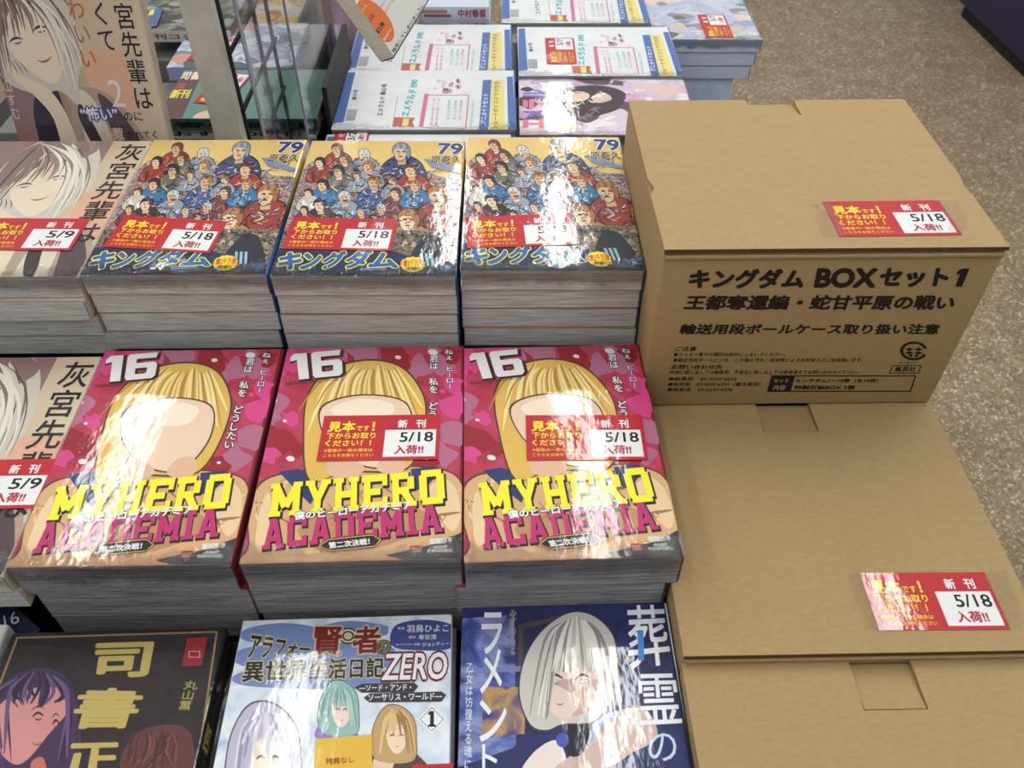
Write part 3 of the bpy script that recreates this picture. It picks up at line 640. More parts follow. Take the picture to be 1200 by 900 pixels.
ma = book('comic_book', 'crimson comic numbered 16 without a red slip, left stack of its row', 'book', MAM, MW, B6D, MT, MCOVER, PAGE_DARK, 'crimson comics numbered 16', crimson_art, MSP, seed=21)
mb = copy_tree(ma, None); mb.matrix_world = T(MBk[0], MBk[1], MZ-MT, MBk[2]); mb['label'] = 'crimson comic numbered 16 with a red slip, on top of the middle stack'
mc = copy_tree(ma, None); mc.matrix_world = T(MC[0], MC[1], MZ-MT, MC[2]); mc['label'] = 'crimson comic numbered 16 with a red slip, on top beside the cardboard boxes'
label_at(mb.matrix_world, 2, MT, [(377, 487), (518, 485), (516, 541), (371, 543)], .0008, mb)
label_at(mc.matrix_world, 2, MT, [(615, 487), (755, 487), (758, 540), (616, 541)], .0008, mc)
for nm, base, dx in (('left', MA, .004), ('middle', MBk, -.0015), ('right', MC, -.006)):
    stack(ma, [T(base[0]+dx, base[1]+.0015, MZ-2*MT-.0006, base[2]-.004), T(base[0]+dx*.6+.001, base[1]+.0024, MZ-3*MT-.0012, base[2]-.004)], ['%s copy down in the %s stack of crimson comics numbered 16' % (k_, nm) for k_ in ('second', 'third')])
riser(-.133, -.178, .250, -.012, MZ-3*MT-.0016, 'low dark riser under the middle row of comics')

# ------------------------------------------------------------------ pale brown comics on the far left
def smoky_art(full):
    def art(m, b, p):
        pass
    return art
LW = .128
def girl_art(m, b, W, D, tv, kv=1.0, du=0.0):
    """u,v run 0..1 over the cover from its lower left corner (kv squeezes the heights)"""
    def p(u, v, l=0): return Vector(((u+du)*W, v*D*kv, tv+.00005+l))
    def pt(u, v, l=0): return Vector((u*W, v*D*kv, tv+.00005+l))
    def sh(pts, mat, l, s=5): m.poly([p(x, y, l) for x, y in pts], mat, s)
    R = random.Random(12)
    def st(pts, wd, mat, l):
        P = [Vector((x, y, 0)) for x, y in pts]; n = 10; C = []
        for i in range(n+1):
            t = i/n; C.append(P[0]*(1-t)**2+P[1]*2*t*(1-t)+P[2]*t*t)
        for i in range(n):
            q = []
            for j, sg in ((i, 1), (i+1, 1), (i+1, -1), (i, -1)):
                d = (C[min(j+1, n)]-C[max(j-1, 0)]).normalized(); k = wd*math.sin(math.pi*(.06+.88*j/n))*.5*sg
                q.append(p(C[j].x-d.y*k, C[j].y+d.x*k, l))
            m.poly(q, mat)
    hair, hair2, hair3 = ink((206, 198, 184)), ink((138, 112, 106)), ink((228, 224, 208)); line = ink((96, 74, 74))
    sh([(-.3, -.1), (-.3, 1.35), (.55, 1.35), (.55, .8), (.3, .4)], ink((146, 112, 114)), LAY, 0)
    sh([(.56, .30), (.56, .58), (.82, .58), (.86, .22)], ink((222, 172, 144)), LAY*1.2, 0)
    # dress: navy sleeve, dark bodice, cream ribbon panel
    sh([(.16, -.05), (.14, .18), (.2, .34), (.33, .4), (.36, .2), (.36, -.05)], ink((40, 34, 58)), LAY*2)
    sh([(.4, -.05), (.42, .3), (.56, .38), (.72, .3), (.84, .1), (.9, -.05)], ink((176, 154, 138)), LAY*1.9)
    sh([(.60, .34), (.70, .27), (.80, .1), (.84, -.05), (.7, -.05), (.64, .12)], ink((84, 66, 70)), LAY*2.1)
    sh([(.46, -.05), (.46, .3), (.52, .36), (.6, .22), (.62, -.05)], ink((216, 208, 184)), LAY*2.3)
    sh([(.44, .22), (.48, .28), (.56, .05), (.54, -.02), (.48, .06)], ink((58, 46, 56)), LAY*2.5)
    # hair mass, face, fringe
    sh([(.0, .45), (-.04, .8), (.08, 1.0), (.28, 1.06), (.46, .96), (.56, .78), (.58, .6), (.5, .42), (.46, .28), (.36, .36), (.2, .34)], hair, LAY*3)
    sh([(.0, .55), (-.03, .84), (.1, 1.0), (.28, 1.05), (.48, .94), (.4, .84), (.24, .8), (.1, .66)], hair2, LAY*3.2)
    sh([(.1, .66), (.24, .82), (.42, .74), (.45, .6), (.42, .48), (.34, .4), (.24, .44), (.14, .54)], ink((234, 214, 188)), LAY*3.6)
    for ex, ey in ((.17, .63), (.34, .69)): st([(ex-.045, ey-.012), (ex, ey+.03), (ex+.05, ey+.005)], .014, ink((70, 52, 70)), LAY*3.9); st([(ex-.02, ey-.014), (ex+.01, ey-.02), (ex+.035, ey-.004)], .012, ink((120, 120, 160)), LAY*3.9)
    st([(.27, .525), (.32, .505), (.365, .545)], .012, ink((170, 92, 84)), LAY*3.9)
    # resting hand and forearm
    sh([(.06, .56), (.1, .48), (.2, .42), (.3, .36), (.37, .2), (.38, -.05), (.28, -.05), (.27, .2), (.18, .34), (.08, .44)], ink((230, 210, 182)), LAY*4)
    for k in range(3): st([(.09+.03*k, .54-.01*k), (.12+.03*k, .49), (.12+.035*k, .45)], .006, line, LAY*4.2)
    for k in range(40):
        t = k/39; x0 = .2+.12*math.sin(k*2.1); x1 = -.02+.58*t; mt = ((hair2, hair2, line, hair2, hair) if x1 < .3 else (hair3, hair, hair2, hair3, line))[k % 5]
        low = R.uniform(.64, .78) if .12 < x1 < .4 else R.uniform(.36, .56)
        st([(x0, .98), (x1*.9+.02+.05*t, .86), (x1, low)], .008 if k % 5 == 4 else R.uniform(.012, .03), mt, LAY*(4.4+.02*k))
    q = lambda x0, y0, x1, y1, l: [pt(x0, y0, l), pt(x1, y0, l), pt(x1, y1, l), pt(x0, y1, l)]
    if du:
        b.text('灰宮先輩は', q(.82, .97, .985, .22, LAY*8), ink((26, 22, 26)), .012, True)
        return
    for s, x0, x1, y0, y1, c in (('灰宮先輩は', .83, .95, .97, .26, (26, 22, 26)), ('怖くて', .69, .80, .97, .58, (34, 28, 56)), ('かわいい', .55, .65, .975, .49, (180, 112, 56))):
        b.text(s, q(x0, y0, x1, y1, LAY*8), ink(c), .008, True)
    b.text('2', q(.68, .42, .77, .27, LAY*8), ink((232, 220, 214)), .0)
    b.text('“怖い”', q(.46, .27, .70, .19, LAY*7), ink((84, 74, 150)), .03, False, .09); b.text('“怖い”', q(.46, .27, .70, .19, LAY*8.5), WHITE, .02)
    b.text('のに', q(.74, .24, .86, .19, LAY*8), BLK, .01); b.text('心惹', q(.56, .15, .71, .075, LAY*8), ink((222, 186, 166)), .03); b.text('かれてく', q(.73, .13, .93, .085, LAY*8), BLK, .01)
    b.text('山すむ', q(.005, .42, .055, .2, LAY*8), ink((220, 206, 200)), .0, True)
GIRLBG = grad('smoky_cream_cover', [(.5, (140, 104, 102)), (.68, (166, 130, 116)), (.8, (206, 180, 150)), (1, (214, 194, 168))], 0, .256, .03, gloss=.7)
def smoky_book(label, M, Tk, kv=1.0, seed=3, film=True):
    t = thing('comic_book', label, 'book', M, 'smoky brown comics')
    o = shell(LW, B6D, Tk, GIRLBG, ink((214, 196, 172))).build('cover', t); pageblock(LW, B6D, Tk, PAGE).build('page_block', t)
    m = MB((.0003, .0003, LW-.0008, B6D-.0003)); b = MB((.0003, .0003, LW-.0008, B6D-.0003)); girl_art(m, b, LW, B6D, Tk, kv, 0 if kv < 1 else .2)
    m.build('artwork', o); b.build('lettering', o)
    if film: film_edge(t, LW, Tk, seed)
    return t
L1X = KA[0]-LW-.0012
l1 = smoky_book('smoky brown comic with a red 5/9 slip, top of the far left back stack', T(L1X, -.001, -.019, .0086), .0185)
label_at(l1.matrix_world, 2, .0185, [(-22, 258), (103, 259), (86, 293), (-42, 292)], .0007, l1, '5/9')
for k in range(3):
    c = copy_tree(l1, None, ('sample_label', 'shrink_wrap', 'artwork', 'lettering')); c.matrix_world = T(L1X-.003+(.002, .004, .006)[k], (-.004, .001, .002)[k], -.019-.0187*(k+1), .0086)
    c['label'] = '%s copy from the top in the far left back stack of smoky brown comics' % om[k]
riser(-.40, .004, -.264, .178, -.019-.0187*3-.0004, 'low dark riser under the far left stack at the back')
l2 = smoky_book('smoky brown comic with a red 5/9 slip, left of the crimson comics', T(MA[0]-LW-.0016, MA[1]-.006, -.0606-.0185, .0168), .0185, seed=8)
label_at(l2.matrix_world, 2, .0185, [(-72, 540), (60, 538), (42, 597), (-98, 600)], .0007, l2, '5/9')
c = copy_tree(l2, None, ('sample_label', 'shrink_wrap', 'artwork', 'lettering')); c.matrix_world = T(MA[0]-LW+.0004, MA[1]-.004, -.0606-.0372, .0168); c['label'] = 'second copy down in the far left middle stack of smoky brown comics'
riser(-.40, -.155, -.139, -.012, -.0606-.0374, 'low dark riser under the far left stack of the middle row')
SM = Matrix.Translation((-.2565, .2000, -.022)) @ Matrix.Rotation(math.radians(77), 4, 'X') @ Matrix.Translation((0, 0, -.0145))
sd = smoky_book('smoky brown comic numbered 2 standing upright behind the left stacks', SM, .0145, kv=.80, film=False)
riser(-.30, .192, -.118, .225, -.0235, 'narrow dark riser carrying the upright smoky brown comic')

# ------------------------------------------------------------------ front row
Z3 = -.1115
R1 = (-.1321, -.3884, .0281); R2 = (.0063, -.3802, .0326); R3 = (.1365, -.3679, .0109)
def black_art(m, b, p0):
    def p(x, y, l=0): return p0(x/4, 675+y/4, .00005+l)
    gold = ink((150, 122, 80), .8)
    for pts in ([(88, 286), (1020, 258), (1018, 266), (88, 294)], [(1012, 262), (1022, 258), (925, 920), (915, 920)], [(78, 286), (88, 286), (-90, 760), (-100, 760)]): m.poly([p(*q, LAY) for q in pts], gold)
    pu, pu2, pu3 = ink((64, 44, 78)), ink((42, 30, 52)), ink((104, 76, 122))
    shape(m, p, [(-120, 920), (-60, 620), (60, 470), (220, 430), (330, 500), (370, 640), (330, 920)], pu, LAY*1.5)
    shape(m, p, [(-20, 640), (60, 560), (200, 520), (320, 540), (330, 620), (230, 740), (130, 860), (60, 880), (-10, 800)], ink((206, 140, 136)), LAY*2)
    R = random.Random(4)
    for k in range(46):
        f = R.uniform(0, 1); x = -30+f*390
        y1 = R.uniform(560, 620) if 70 < x < 300 else R.uniform(800, 930)
        stroke(m, p, [(190+(x-190)*.5, 440+abs(x-170)*.2), (x-(20 if x < 170 else -10), 520+abs(x-170)*.3), (x-R.uniform(-15, 50), y1)], R.uniform(8, 24), R.choice((pu, pu2, pu3, pu2)), LAY*(2.4+.02*k))
    for ex, ey, w_ in ((178, 655, 46), (262, 690, 26)): stroke(m, p, [(ex-w_*.6, ey+8), (ex, ey-14), (ex+w_*.6, ey+2)], 11, ink((44, 26, 40)), LAY*3.4); stroke(m, p, [(ex-w_*.3, ey+14), (ex+4, ey+20), (ex+w_*.4, ey+10)], 9, ink((90, 60, 76)), LAY*3.4); stroke(m, p, [(ex-w_*.7, ey-24), (ex, ey-44), (ex+w_*.7, ey-30)], 6, ink((60, 34, 50)), LAY*3.4)
    stroke(m, p, [(150, 782), (175, 792), (196, 780)], 7, ink((150, 74, 80)), LAY*3.4)
    shape(m, p, [(580, 920), (600, 780), (700, 710), (840, 700), (900, 760), (880, 920)], ink((96, 52, 52)), LAY*1.6)
    for k in range(20):
        x = R.uniform(620, 840); stroke(m, p, [(x, 720+R.uniform(0, 30)), (x-R.uniform(-20, 40), 800), (x-R.uniform(-30, 80), 900)], R.uniform(6, 16), R.choice((ink((124, 72, 66)), ink((70, 38, 40)))), LAY*(2+.02*k))
    shape(m, p, [(150, 870), (200, 850), (215, 920), (150, 920)], ink((196, 110, 90)), LAY*3.6)
    b.poly([p(*q, LAY*5) for q in ((878, 292), (974, 288), (946, 420), (852, 424))], ink((150, 34, 40)))
    for q in (rect4(886, 352, 938, 356), rect4(884, 380, 936, 384), rect4(884, 352, 889, 384), rect4(934, 352, 939, 384)): b.poly([p(x, y, LAY*6) for x, y in q], ink((200, 160, 150)))
    g2 = ink((190, 168, 96))
    words(b, p, '司', (455, 318), (720, 310), (690, 470), (430, 480), g2, LAY*5, .035); words(b, p, '書', (380, 525), (680, 530), (620, 712), (330, 716), g2, LAY*5, .03); words(b, p, '正', (330, 788), (560, 782), (560, 930), (280, 940), g2, LAY*5, .035)
    words(b, p, '丸山薫', (868, 490), (936, 492), (890, 630), (836, 628), ink((170, 150, 90)), LAY*5, .02, True)
BLKC = mottled('black_brown_cover', [(30, 24, 26), (48, 36, 36), (34, 28, 32)], 40)
r1 = book('comic_book', 'black comic with gold vertical characters and purple artwork, front row on the left', 'book', T(R1[0], R1[1], Z3-.0185, R1[2]), MW, B6D, .0185, BLKC, PAGE_DARK, 'black comics in the front row', black_art, ink((30, 24, 26)), seed=31)
a = MB(); Tz = .0185
for k, ch in enumerate('司書正'):
    y = .125-.028*k; a.text(ch, [(MW+.0001, y, .0145), (MW+.0001, y-.014, .0145), (MW+.0001, y-.014, .004), (MW+.0001, y, .004)][0:4], ink((190, 168, 96)), .03)
q = a.build('spine_lettering', r1)
a = MB(); a.box((MW-.0001, .018, .003), (MW+.0002, .045, .0155), ink((160, 44, 36))); a.build('spine_panel', r1)
for k in range(2):
    c = copy_tree(r1, None, ('shrink_wrap', 'artwork', 'lettering')); c.matrix_world = T(R1[0]+.006+.003*k, R1[1]+.001, Z3-.0185*(k+2)-.0004*(k+1), R1[2]); c['label'] = '%s copy from the top in the stack of black comics with gold characters' % om[k]
def bluewhite_art(m, b, p0):
    def p(x, y, l=0): return p0(230+x/4, 675+y/4, .00005+l)
    R = random.Random(6); blu = ink((116, 138, 190)); dbl = ink((60, 72, 140))
    m.poly([p(*q, LAY*.3) for q in ((210, 190), (1220, 190), (1220, 930), (0, 930))], mottled('frosty_blue', [(176, 196, 224), (216, 226, 238), (232, 236, 242), (170, 190, 222)], 45))
    for k, (x0, y0, x1, y1) in enumerate([(230, 240, 560, 300), (560, 230, 880, 270), (220, 330, 900, 420), (215, 440, 880, 510), (930, 225, 1190, 330)]):
        shape(m, p, [(x0, y0+10), ((x0+x1)/2, y0-20), (x1, y0), (x1+20, (y0+y1)/2), (x1, y1+10), ((x0+x1)/2, y1+20), (x0-10, y1)], blu if k != 4 else dbl, LAY*(.8+.1*k))
    def wig(cx, cy, rx, ry, col, c2, c3, skin, l):
        shape(m, p, [(cx-rx*.9, cy+ry*1.2), (cx-rx, cy), (cx-rx*.5, cy-ry*.9), (cx+rx*.2, cy-ry), (cx+rx*.85, cy-ry*.5), (cx+rx, cy+ry*.4), (cx+rx*.8, cy+ry*1.3)], ink((70, 66, 90)), l)
        shape(m, p, [(cx-rx*.87, cy+ry*1.2), (cx-rx*.96, cy), (cx-rx*.48, cy-ry*.86), (cx+rx*.2, cy-ry*.96), (cx+rx*.82, cy-ry*.47), (cx+rx*.96, cy+ry*.4), (cx+rx*.77, cy+ry*1.3)], ink(col), l+LAY*.2)
        shape(m, p, [(cx-rx*.35, cy+ry*.1), (cx+rx*.1, cy-ry*.25), (cx+rx*.55, cy+ry*.05), (cx+rx*.45, cy+ry*.7), (cx+rx*.1, cy+ry), (cx-rx*.25, cy+ry*.7)], ink(skin), l+LAY*.4)
        for ex in (-.12, .26): stroke(m, p, [(cx+ex*rx-rx*.1, cy+ry*.28), (cx+ex*rx+rx*.02, cy+ry*.21), (cx+ex*rx+rx*.14, cy+ry*.27)], rx*.07, ink((70, 60, 70)), l+LAY*.5)
        stroke(m, p, [(cx+rx*.02, cy+ry*.68), (cx+rx*.1, cy+ry*.71), (cx+rx*.2, cy+ry*.67)], rx*.035, ink((170, 100, 90)), l+LAY*.5)
        for k in range(22):
            x = cx+R.uniform(-.7, .7)*rx; d = R.uniform(-.3, .3)
            stroke(m, p, [(cx+(x-cx)*.4, cy-ry*R.uniform(.6, .85)), (x, cy-ry*.3), (x+(x-cx)*.4, cy+ry*R.uniform(.0, .35) if abs(x-cx) < rx*.4 else cy+ry)], rx*R.uniform(.05, .12), ink(R.choice((c2, c3))), l+LAY*(.6+.02*k))
    shape(m, p, [(560, 760), (600, 680), (700, 700), (760, 760)], ink((150, 120, 190)), LAY*1.6)
    wig(670, 600, 95, 110, (150, 186, 180), (120, 160, 170), (176, 206, 196), (238, 214, 196), LAY*2)
    shape(m, p, [(800, 930), (860, 800), (960, 790), (1050, 850), (1090, 930)], ink((84, 66, 60)), LAY*3); shape(m, p, [(820, 930), (840, 840), (900, 800), (930, 860), (900, 930)], ink((232, 202, 176)), LAY*3.2)
    wig(930, 720, 105, 115, (196, 160, 104), (160, 122, 72), (222, 190, 136), (240, 212, 184), LAY*3.5)
    wig(320, 800, 175, 210, (186, 182, 206), (150, 144, 176), (222, 214, 222), (236, 212, 196), LAY*3)
    G = ink((132, 116, 72)); Gd = ink((40, 34, 30))
    edge = ink((206, 196, 156))
    words(b, p, 'アラフォー', (262, 275), (545, 318), (520, 380), (238, 388), Gd, LAY*8, .03, outline=edge)
    for ch, q in (('賢', ((552, 240), (690, 238), (680, 372), (540, 376))), ('者', ((740, 238), (865, 235), (860, 362), (730, 366)))): words(b, p, ch, *q, ink((124, 30, 36)), LAY*8, .03, outline=edge)
    words(b, p, 'の', (838, 305), (912, 302), (908, 362), (836, 366), G, LAY*8, .04, outline=Gd)
    for r_, mt in ((46, Gd), (38, edge), (28, Gd), (20, edge)): ell(b, p, 712, 282, r_, r_*.85, mt, LAY*(7+.2*(46-r_)/8))
    words(b, p, '異世界', (228, 402), (528, 392), (520, 490), (214, 498), Gd, LAY*8, .03, outline=edge); words(b, p, '生活日記', (540, 392), (880, 382), (880, 476), (530, 486), Gd, LAY*8, .03, outline=edge)
    words(b, p, 'ZERO', (890, 366), (1180, 358), (1172, 484), (868, 490), WHITE, LAY*9.5, .02, outline=ink((110, 26, 36)), ow=.06)
    words(b, p, '漫画', (942, 240), (976, 239), (976, 252), (942, 253), WHITE, LAY*8, 0); words(b, p, '羽鳥ひよこ', (988, 230), (1184, 226), (1182, 262), (986, 266), WHITE, LAY*8, .01)
    words(b, p, '原作', (996, 282), (1030, 281), (1030, 294), (996, 295), WHITE, LAY*8, 0); words(b, p, '寿安清', (1042, 276), (1126, 274), (1126, 298), (1042, 300), WHITE, LAY*8, .01)
    words(b, p, 'キャラクター原案', (936, 318), (1050, 315), (1050, 326), (936, 329), WHITE, LAY*8, 0); words(b, p, 'ジョンディー', (1060, 312), (1186, 308), (1186, 326), (1060, 332), WHITE, LAY*8, .01)
    rb = ink((52, 50, 56))
    b.poly([p(*q, LAY*7.4) for q in ((742, 524), (776, 506), (1020, 500), (1042, 518), (1020, 546), (776, 548))], rb); b.poly([p(*q, LAY*7.4) for q in ((784, 572), (812, 552), (1150, 542), (1172, 560), (1150, 590), (812, 594))], rb)
    words(b, p, '―ソード・アンド・', (764, 512), (1008, 508), (1008, 538), (764, 540), WHITE, LAY*8.2, .02); words(b, p, 'ソーサリス・ワールド―', (806, 556), (1152, 548), (1152, 580), (806, 586), WHITE, LAY*8.2, .02)
    for k_, mt in ((1.0, ink((240, 240, 244))), (.84, ink((60, 60, 80))), (.78, ink((240, 240, 244)))): b.poly([p(1104+dx*68*k_, 672+dy*68*k_, LAY*(7.4+(1-k_)*3)) for dx, dy in ((0, -1), (1, 0), (0, 1), (-1, 0))], mt)
    b.poly([p(x, y, LAY*9.5) for x, y in ((1096, 634), (1114, 634), (1114, 696), (1124, 700), (1124, 708), (1086, 708), (1086, 700), (1096, 696), (1096, 650), (1086, 652), (1086, 644))], BLK)
FROST = mottled('frost_cover', [(206, 216, 232), (222, 228, 238)], 40)
r2 = book('comic_book', 'pale blue white comic with dark lettering and a yellow note, front row middle', 'book', T(R2[0], R2[1], Z3-.0175, R2[2]), MW, B6D, .0175, FROST, PAGE_DARK, 'pale blue white comics in the front row', bluewhite_art, ink((200, 206, 220)), seed=41)
pn = onto(r2.matrix_world, 2, .0175)
a = MB(); qd = [pn(230+x/4, 675+y/4, .0012) for x, y in ((562, 768), (824, 746), (826, 930), (552, 930))]
a.poly(qd, ink((226, 182, 72), .3)); a.poly([v+Vector((0, 0, .0002)) for v in (pn(230+1020/4, 675+888/4, .0010), pn(230+1205/4, 675+882/4, .0010), pn(530, 925, .0010), pn(470, 925, .0010))], RED)
sn = a.build('sticky_note', r2); sn['label'] = 'yellow paper note'
a = MB(); words(a, pn, '特典なし', (230+610/4, 675+858/4), (230+742/4, 675+850/4), (230+742/4, 675+878/4), (230+608/4, 675+890/4), ink((150, 60, 30), .3), .0014, .01); a.build('note_lettering', sn)
c = copy_tree(r2, None, ('shrink_wrap', 'artwork', 'lettering', 'sticky_note')); c.matrix_world = T(R2[0]+.001, R2[1]+.001, Z3-.0354, R2[2]-.004); c['label'] = 'second copy down in the stack of pale blue white comics, front row'
def navy_art(m, b, p0):
    def p(x, y, l=0): return p0(520+x/4, 675+y/4, .00005+l)
    R = random.Random(8)
    shape(m, p, [(90, 200), (330, 180), (340, 800), (60, 900), (70, 400)], mottled('night_window', [(34, 44, 104), (74, 92, 168), (140, 150, 200), (44, 50, 110)], 50), LAY*.5, 0)
    shape(m, p, [(350, 230), (560, 180), (560, 420), (350, 420)], ink((84, 70, 66)), LAY*.8, 0); shape(m, p, [(372, 250), (540, 205), (540, 410), (372, 405)], ink((44, 42, 84)), LAY, 0)
    shape(m, p, [(180, 520), (380, 520), (380, 740), (180, 760)], mottled('ember_glow', [(50, 54, 120), (120, 96, 120), (190, 150, 90), (60, 58, 110)], 60), LAY*.8, 0)
    shape(m, p, [(150, 430), (400, 420), (400, 446), (150, 456)], ink((120, 128, 180)), LAY*.9, 0)
    # navy dress, pale sleeve, silver bob
    shape(m, p, [(250, 930), (330, 800), (480, 730), (640, 680), (760, 640), (900, 660), (1010, 800), (1050, 930)], ink((38, 44, 96)), LAY*1.5)
    shape(m, p, [(370, 930), (420, 830), (520, 770), (570, 840), (560, 930)], ink((236, 222, 214)), LAY*1.8)
    shape(m, p, [(520, 910), (640, 810), (780, 670), (860, 620), (960, 640), (1000, 760), (880, 830), (760, 900)], ink((206, 178, 168)), LAY*2)
    shape(m, p, [(650, 760), (700, 690), (780, 640), (830, 640), (760, 710), (690, 770)], ink((150, 160, 200)), LAY*2.3)
    shape(m, p, [(580, 700), (690, 670), (680, 760), (640, 840), (580, 830)], ink((24, 24, 40)), LAY*2.4)
    ell(m, p, 556, 770, 30, 34, ink((64, 84, 170)), LAY*2.6)
    hr, h2, h3 = ink((206, 200, 194)), ink((150, 138, 140)), ink((236, 232, 224))
    shape(m, p, [(400, 700), (350, 560), (370, 400), (450, 260), (580, 170), (700, 180), (800, 280), (820, 460), (780, 600), (700, 690), (560, 700), (480, 730)], ink((64, 54, 66)), LAY*3)
    shape(m, p, [(406, 694), (357, 560), (377, 402), (455, 266), (581, 177), (697, 187), (793, 284), (813, 460), (774, 596), (696, 683), (560, 693), (482, 722)], hr, LAY*3.2)
    shape(m, p, [(470, 540), (500, 440), (600, 400), (720, 430), (740, 520), (690, 620), (570, 672), (490, 620)], ink((232, 208, 196)), LAY*3.5)
    shape(m, p, [(520, 500), (640, 480), (740, 500), (690, 620), (600, 660), (640, 580)], ink((204, 168, 158)), LAY*3.7)
    for x0 in (520, 650): stroke(m, p, [(x0-34, 486), (x0, 462), (x0+40, 482)], 13, ink((60, 52, 66)), LAY*3.8); stroke(m, p, [(x0-20, 500), (x0+4, 508), (x0+26, 500)], 7, ink((120, 140, 170)), LAY*3.8)
    stroke(m, p, [(528, 598), (545, 604), (564, 596)], 6, ink((170, 90, 84)), LAY*3.8)
    for k in range(70):
        f = R.uniform(-1, 1); x = 620+f*200
        low = 450 if abs(f) < .55 else R.uniform(560, 680)
        stroke(m, p, [(620+f*70, 190+abs(f)*30), (620+f*150, 310), (x+f*20, low)], R.uniform(8, 26), R.choice((h2, h3, hr, h3)), LAY*(3.9+.02*k))
    wt, bl_ = ink((240, 242, 246)), ink((70, 140, 214))
    words(b, p, '葬', (858, 140), (1030, 136), (1068, 412), (868, 440), wt, LAY*8, .01); words(b, p, '霊', (908, 462), (1084, 458), (1118, 690), (916, 700), wt, LAY*8, .01)
    words(b, p, 'の', (960, 742), (1084, 734), (1096, 866), (958, 872), ink((200, 220, 240)), LAY*8, 0)
    b.poly([p(*q, LAY*8.3) for q in ((908, 260), (936, 262), (940, 396), (912, 398))], bl_)
    words(b, p, 'ラ', (180, 172), (280, 172), (262, 360), (172, 368), wt, LAY*8, .02); words(b, p, 'メ', (176, 346), (276, 344), (272, 540), (170, 552), wt, LAY*8, .01)
    words(b, p, 'ン', (164, 584), (296, 580), (292, 770), (168, 778), wt, LAY*8, .01); words(b, p, 'ト', (180, 790), (250, 786), (250, 930), (180, 930), wt, LAY*8, .01)
    words(b, p, 'みずのもと', (308, 160), (342, 158), (338, 366), (312, 366), ink((190, 170, 120)), LAY*8, 0, True)
    words(b, p, '乙女は彷徨える魂に', (106, 410), (138, 410), (130, 910), (94, 910), wt, LAY*8, 0, True)
    for q in ([(1034, 130), (1042, 130), (1176, 900), (1168, 900)],): b.poly([p(*v, LAY*8) for v in q], ink((216, 220, 232)))
NAVY = mottled('navy_cover', [(24, 28, 66), (40, 48, 104), (30, 34, 76)], 35)
r3 = book('comic_book', 'navy comic with white brush title and silver haired artwork, front row on the right', 'book', T(R3[0], R3[1], Z3-.0175, R3[2]), MW, B6D, .0175, NAVY, PAGE_DARK, 'navy comics in the front row', navy_art, ink((26, 28, 60)), seed=51)
c = copy_tree(r3, None, ('shrink_wrap', 'artwork', 'lettering')); c.matrix_world = T(R3[0]-.001, R3[1]+.001, Z3-.0354, R3[2]-.004); c['label'] = 'second copy down in the stack of navy comics, front row'
riser(-.118, -.375, -.004, -.215, Z3-.0185*3-.0012, 'low dark riser under the black comics')
riser(.012, -.372, .260, -.213, Z3-.0360, 'low dark riser under the pale blue and navy comics')
# two more at the left edge of the frame
q0, q1 = U(0, 695, -.126), U(47, 737, -.126); d = q1-q0; an = math.atan2(d.y, d.x)
Ml = Matrix.Translation((q1.x, q1.y, -.126-.012)) @ Matrix.Rotation(an, 4, 'Z') @ Matrix.Translation((-B6W, -B6D, 0))
def numnavy(m, b, p0): words(b, p0, '16', (4, 722), (19, 716), (24, 729), (6, 737), ink((196, 204, 220)), .0004, .0)
l3 = book('comic_book', 'dark navy comic tucked under the stacks at the left edge', 'book', Ml, B6W, B6D, .012, mottled('dark_slate_cover', [(28, 28, 48), (44, 46, 76), (24, 22, 36)], 40), PAGE_DARK, None, numnavy, ink((22, 22, 40)), film=False)
q0 = U(19, 738, -.1115)
l4 = book('comic_book', 'white comic at the left edge beside the black comic', 'book', T(q0.x-B6W-.001, q0.y-B6D, -.1115-.0135, .0281), B6W, B6D, .0135, mottled('pale_cover', [(214, 214, 206), (226, 226, 222), (206, 204, 200)], 30), PAGE, None, None, ink((214, 214, 210)), film=False)
riser(-.42, -.36, -.146, -.225, -.1385, 'low dark riser under the comics at the left edge')

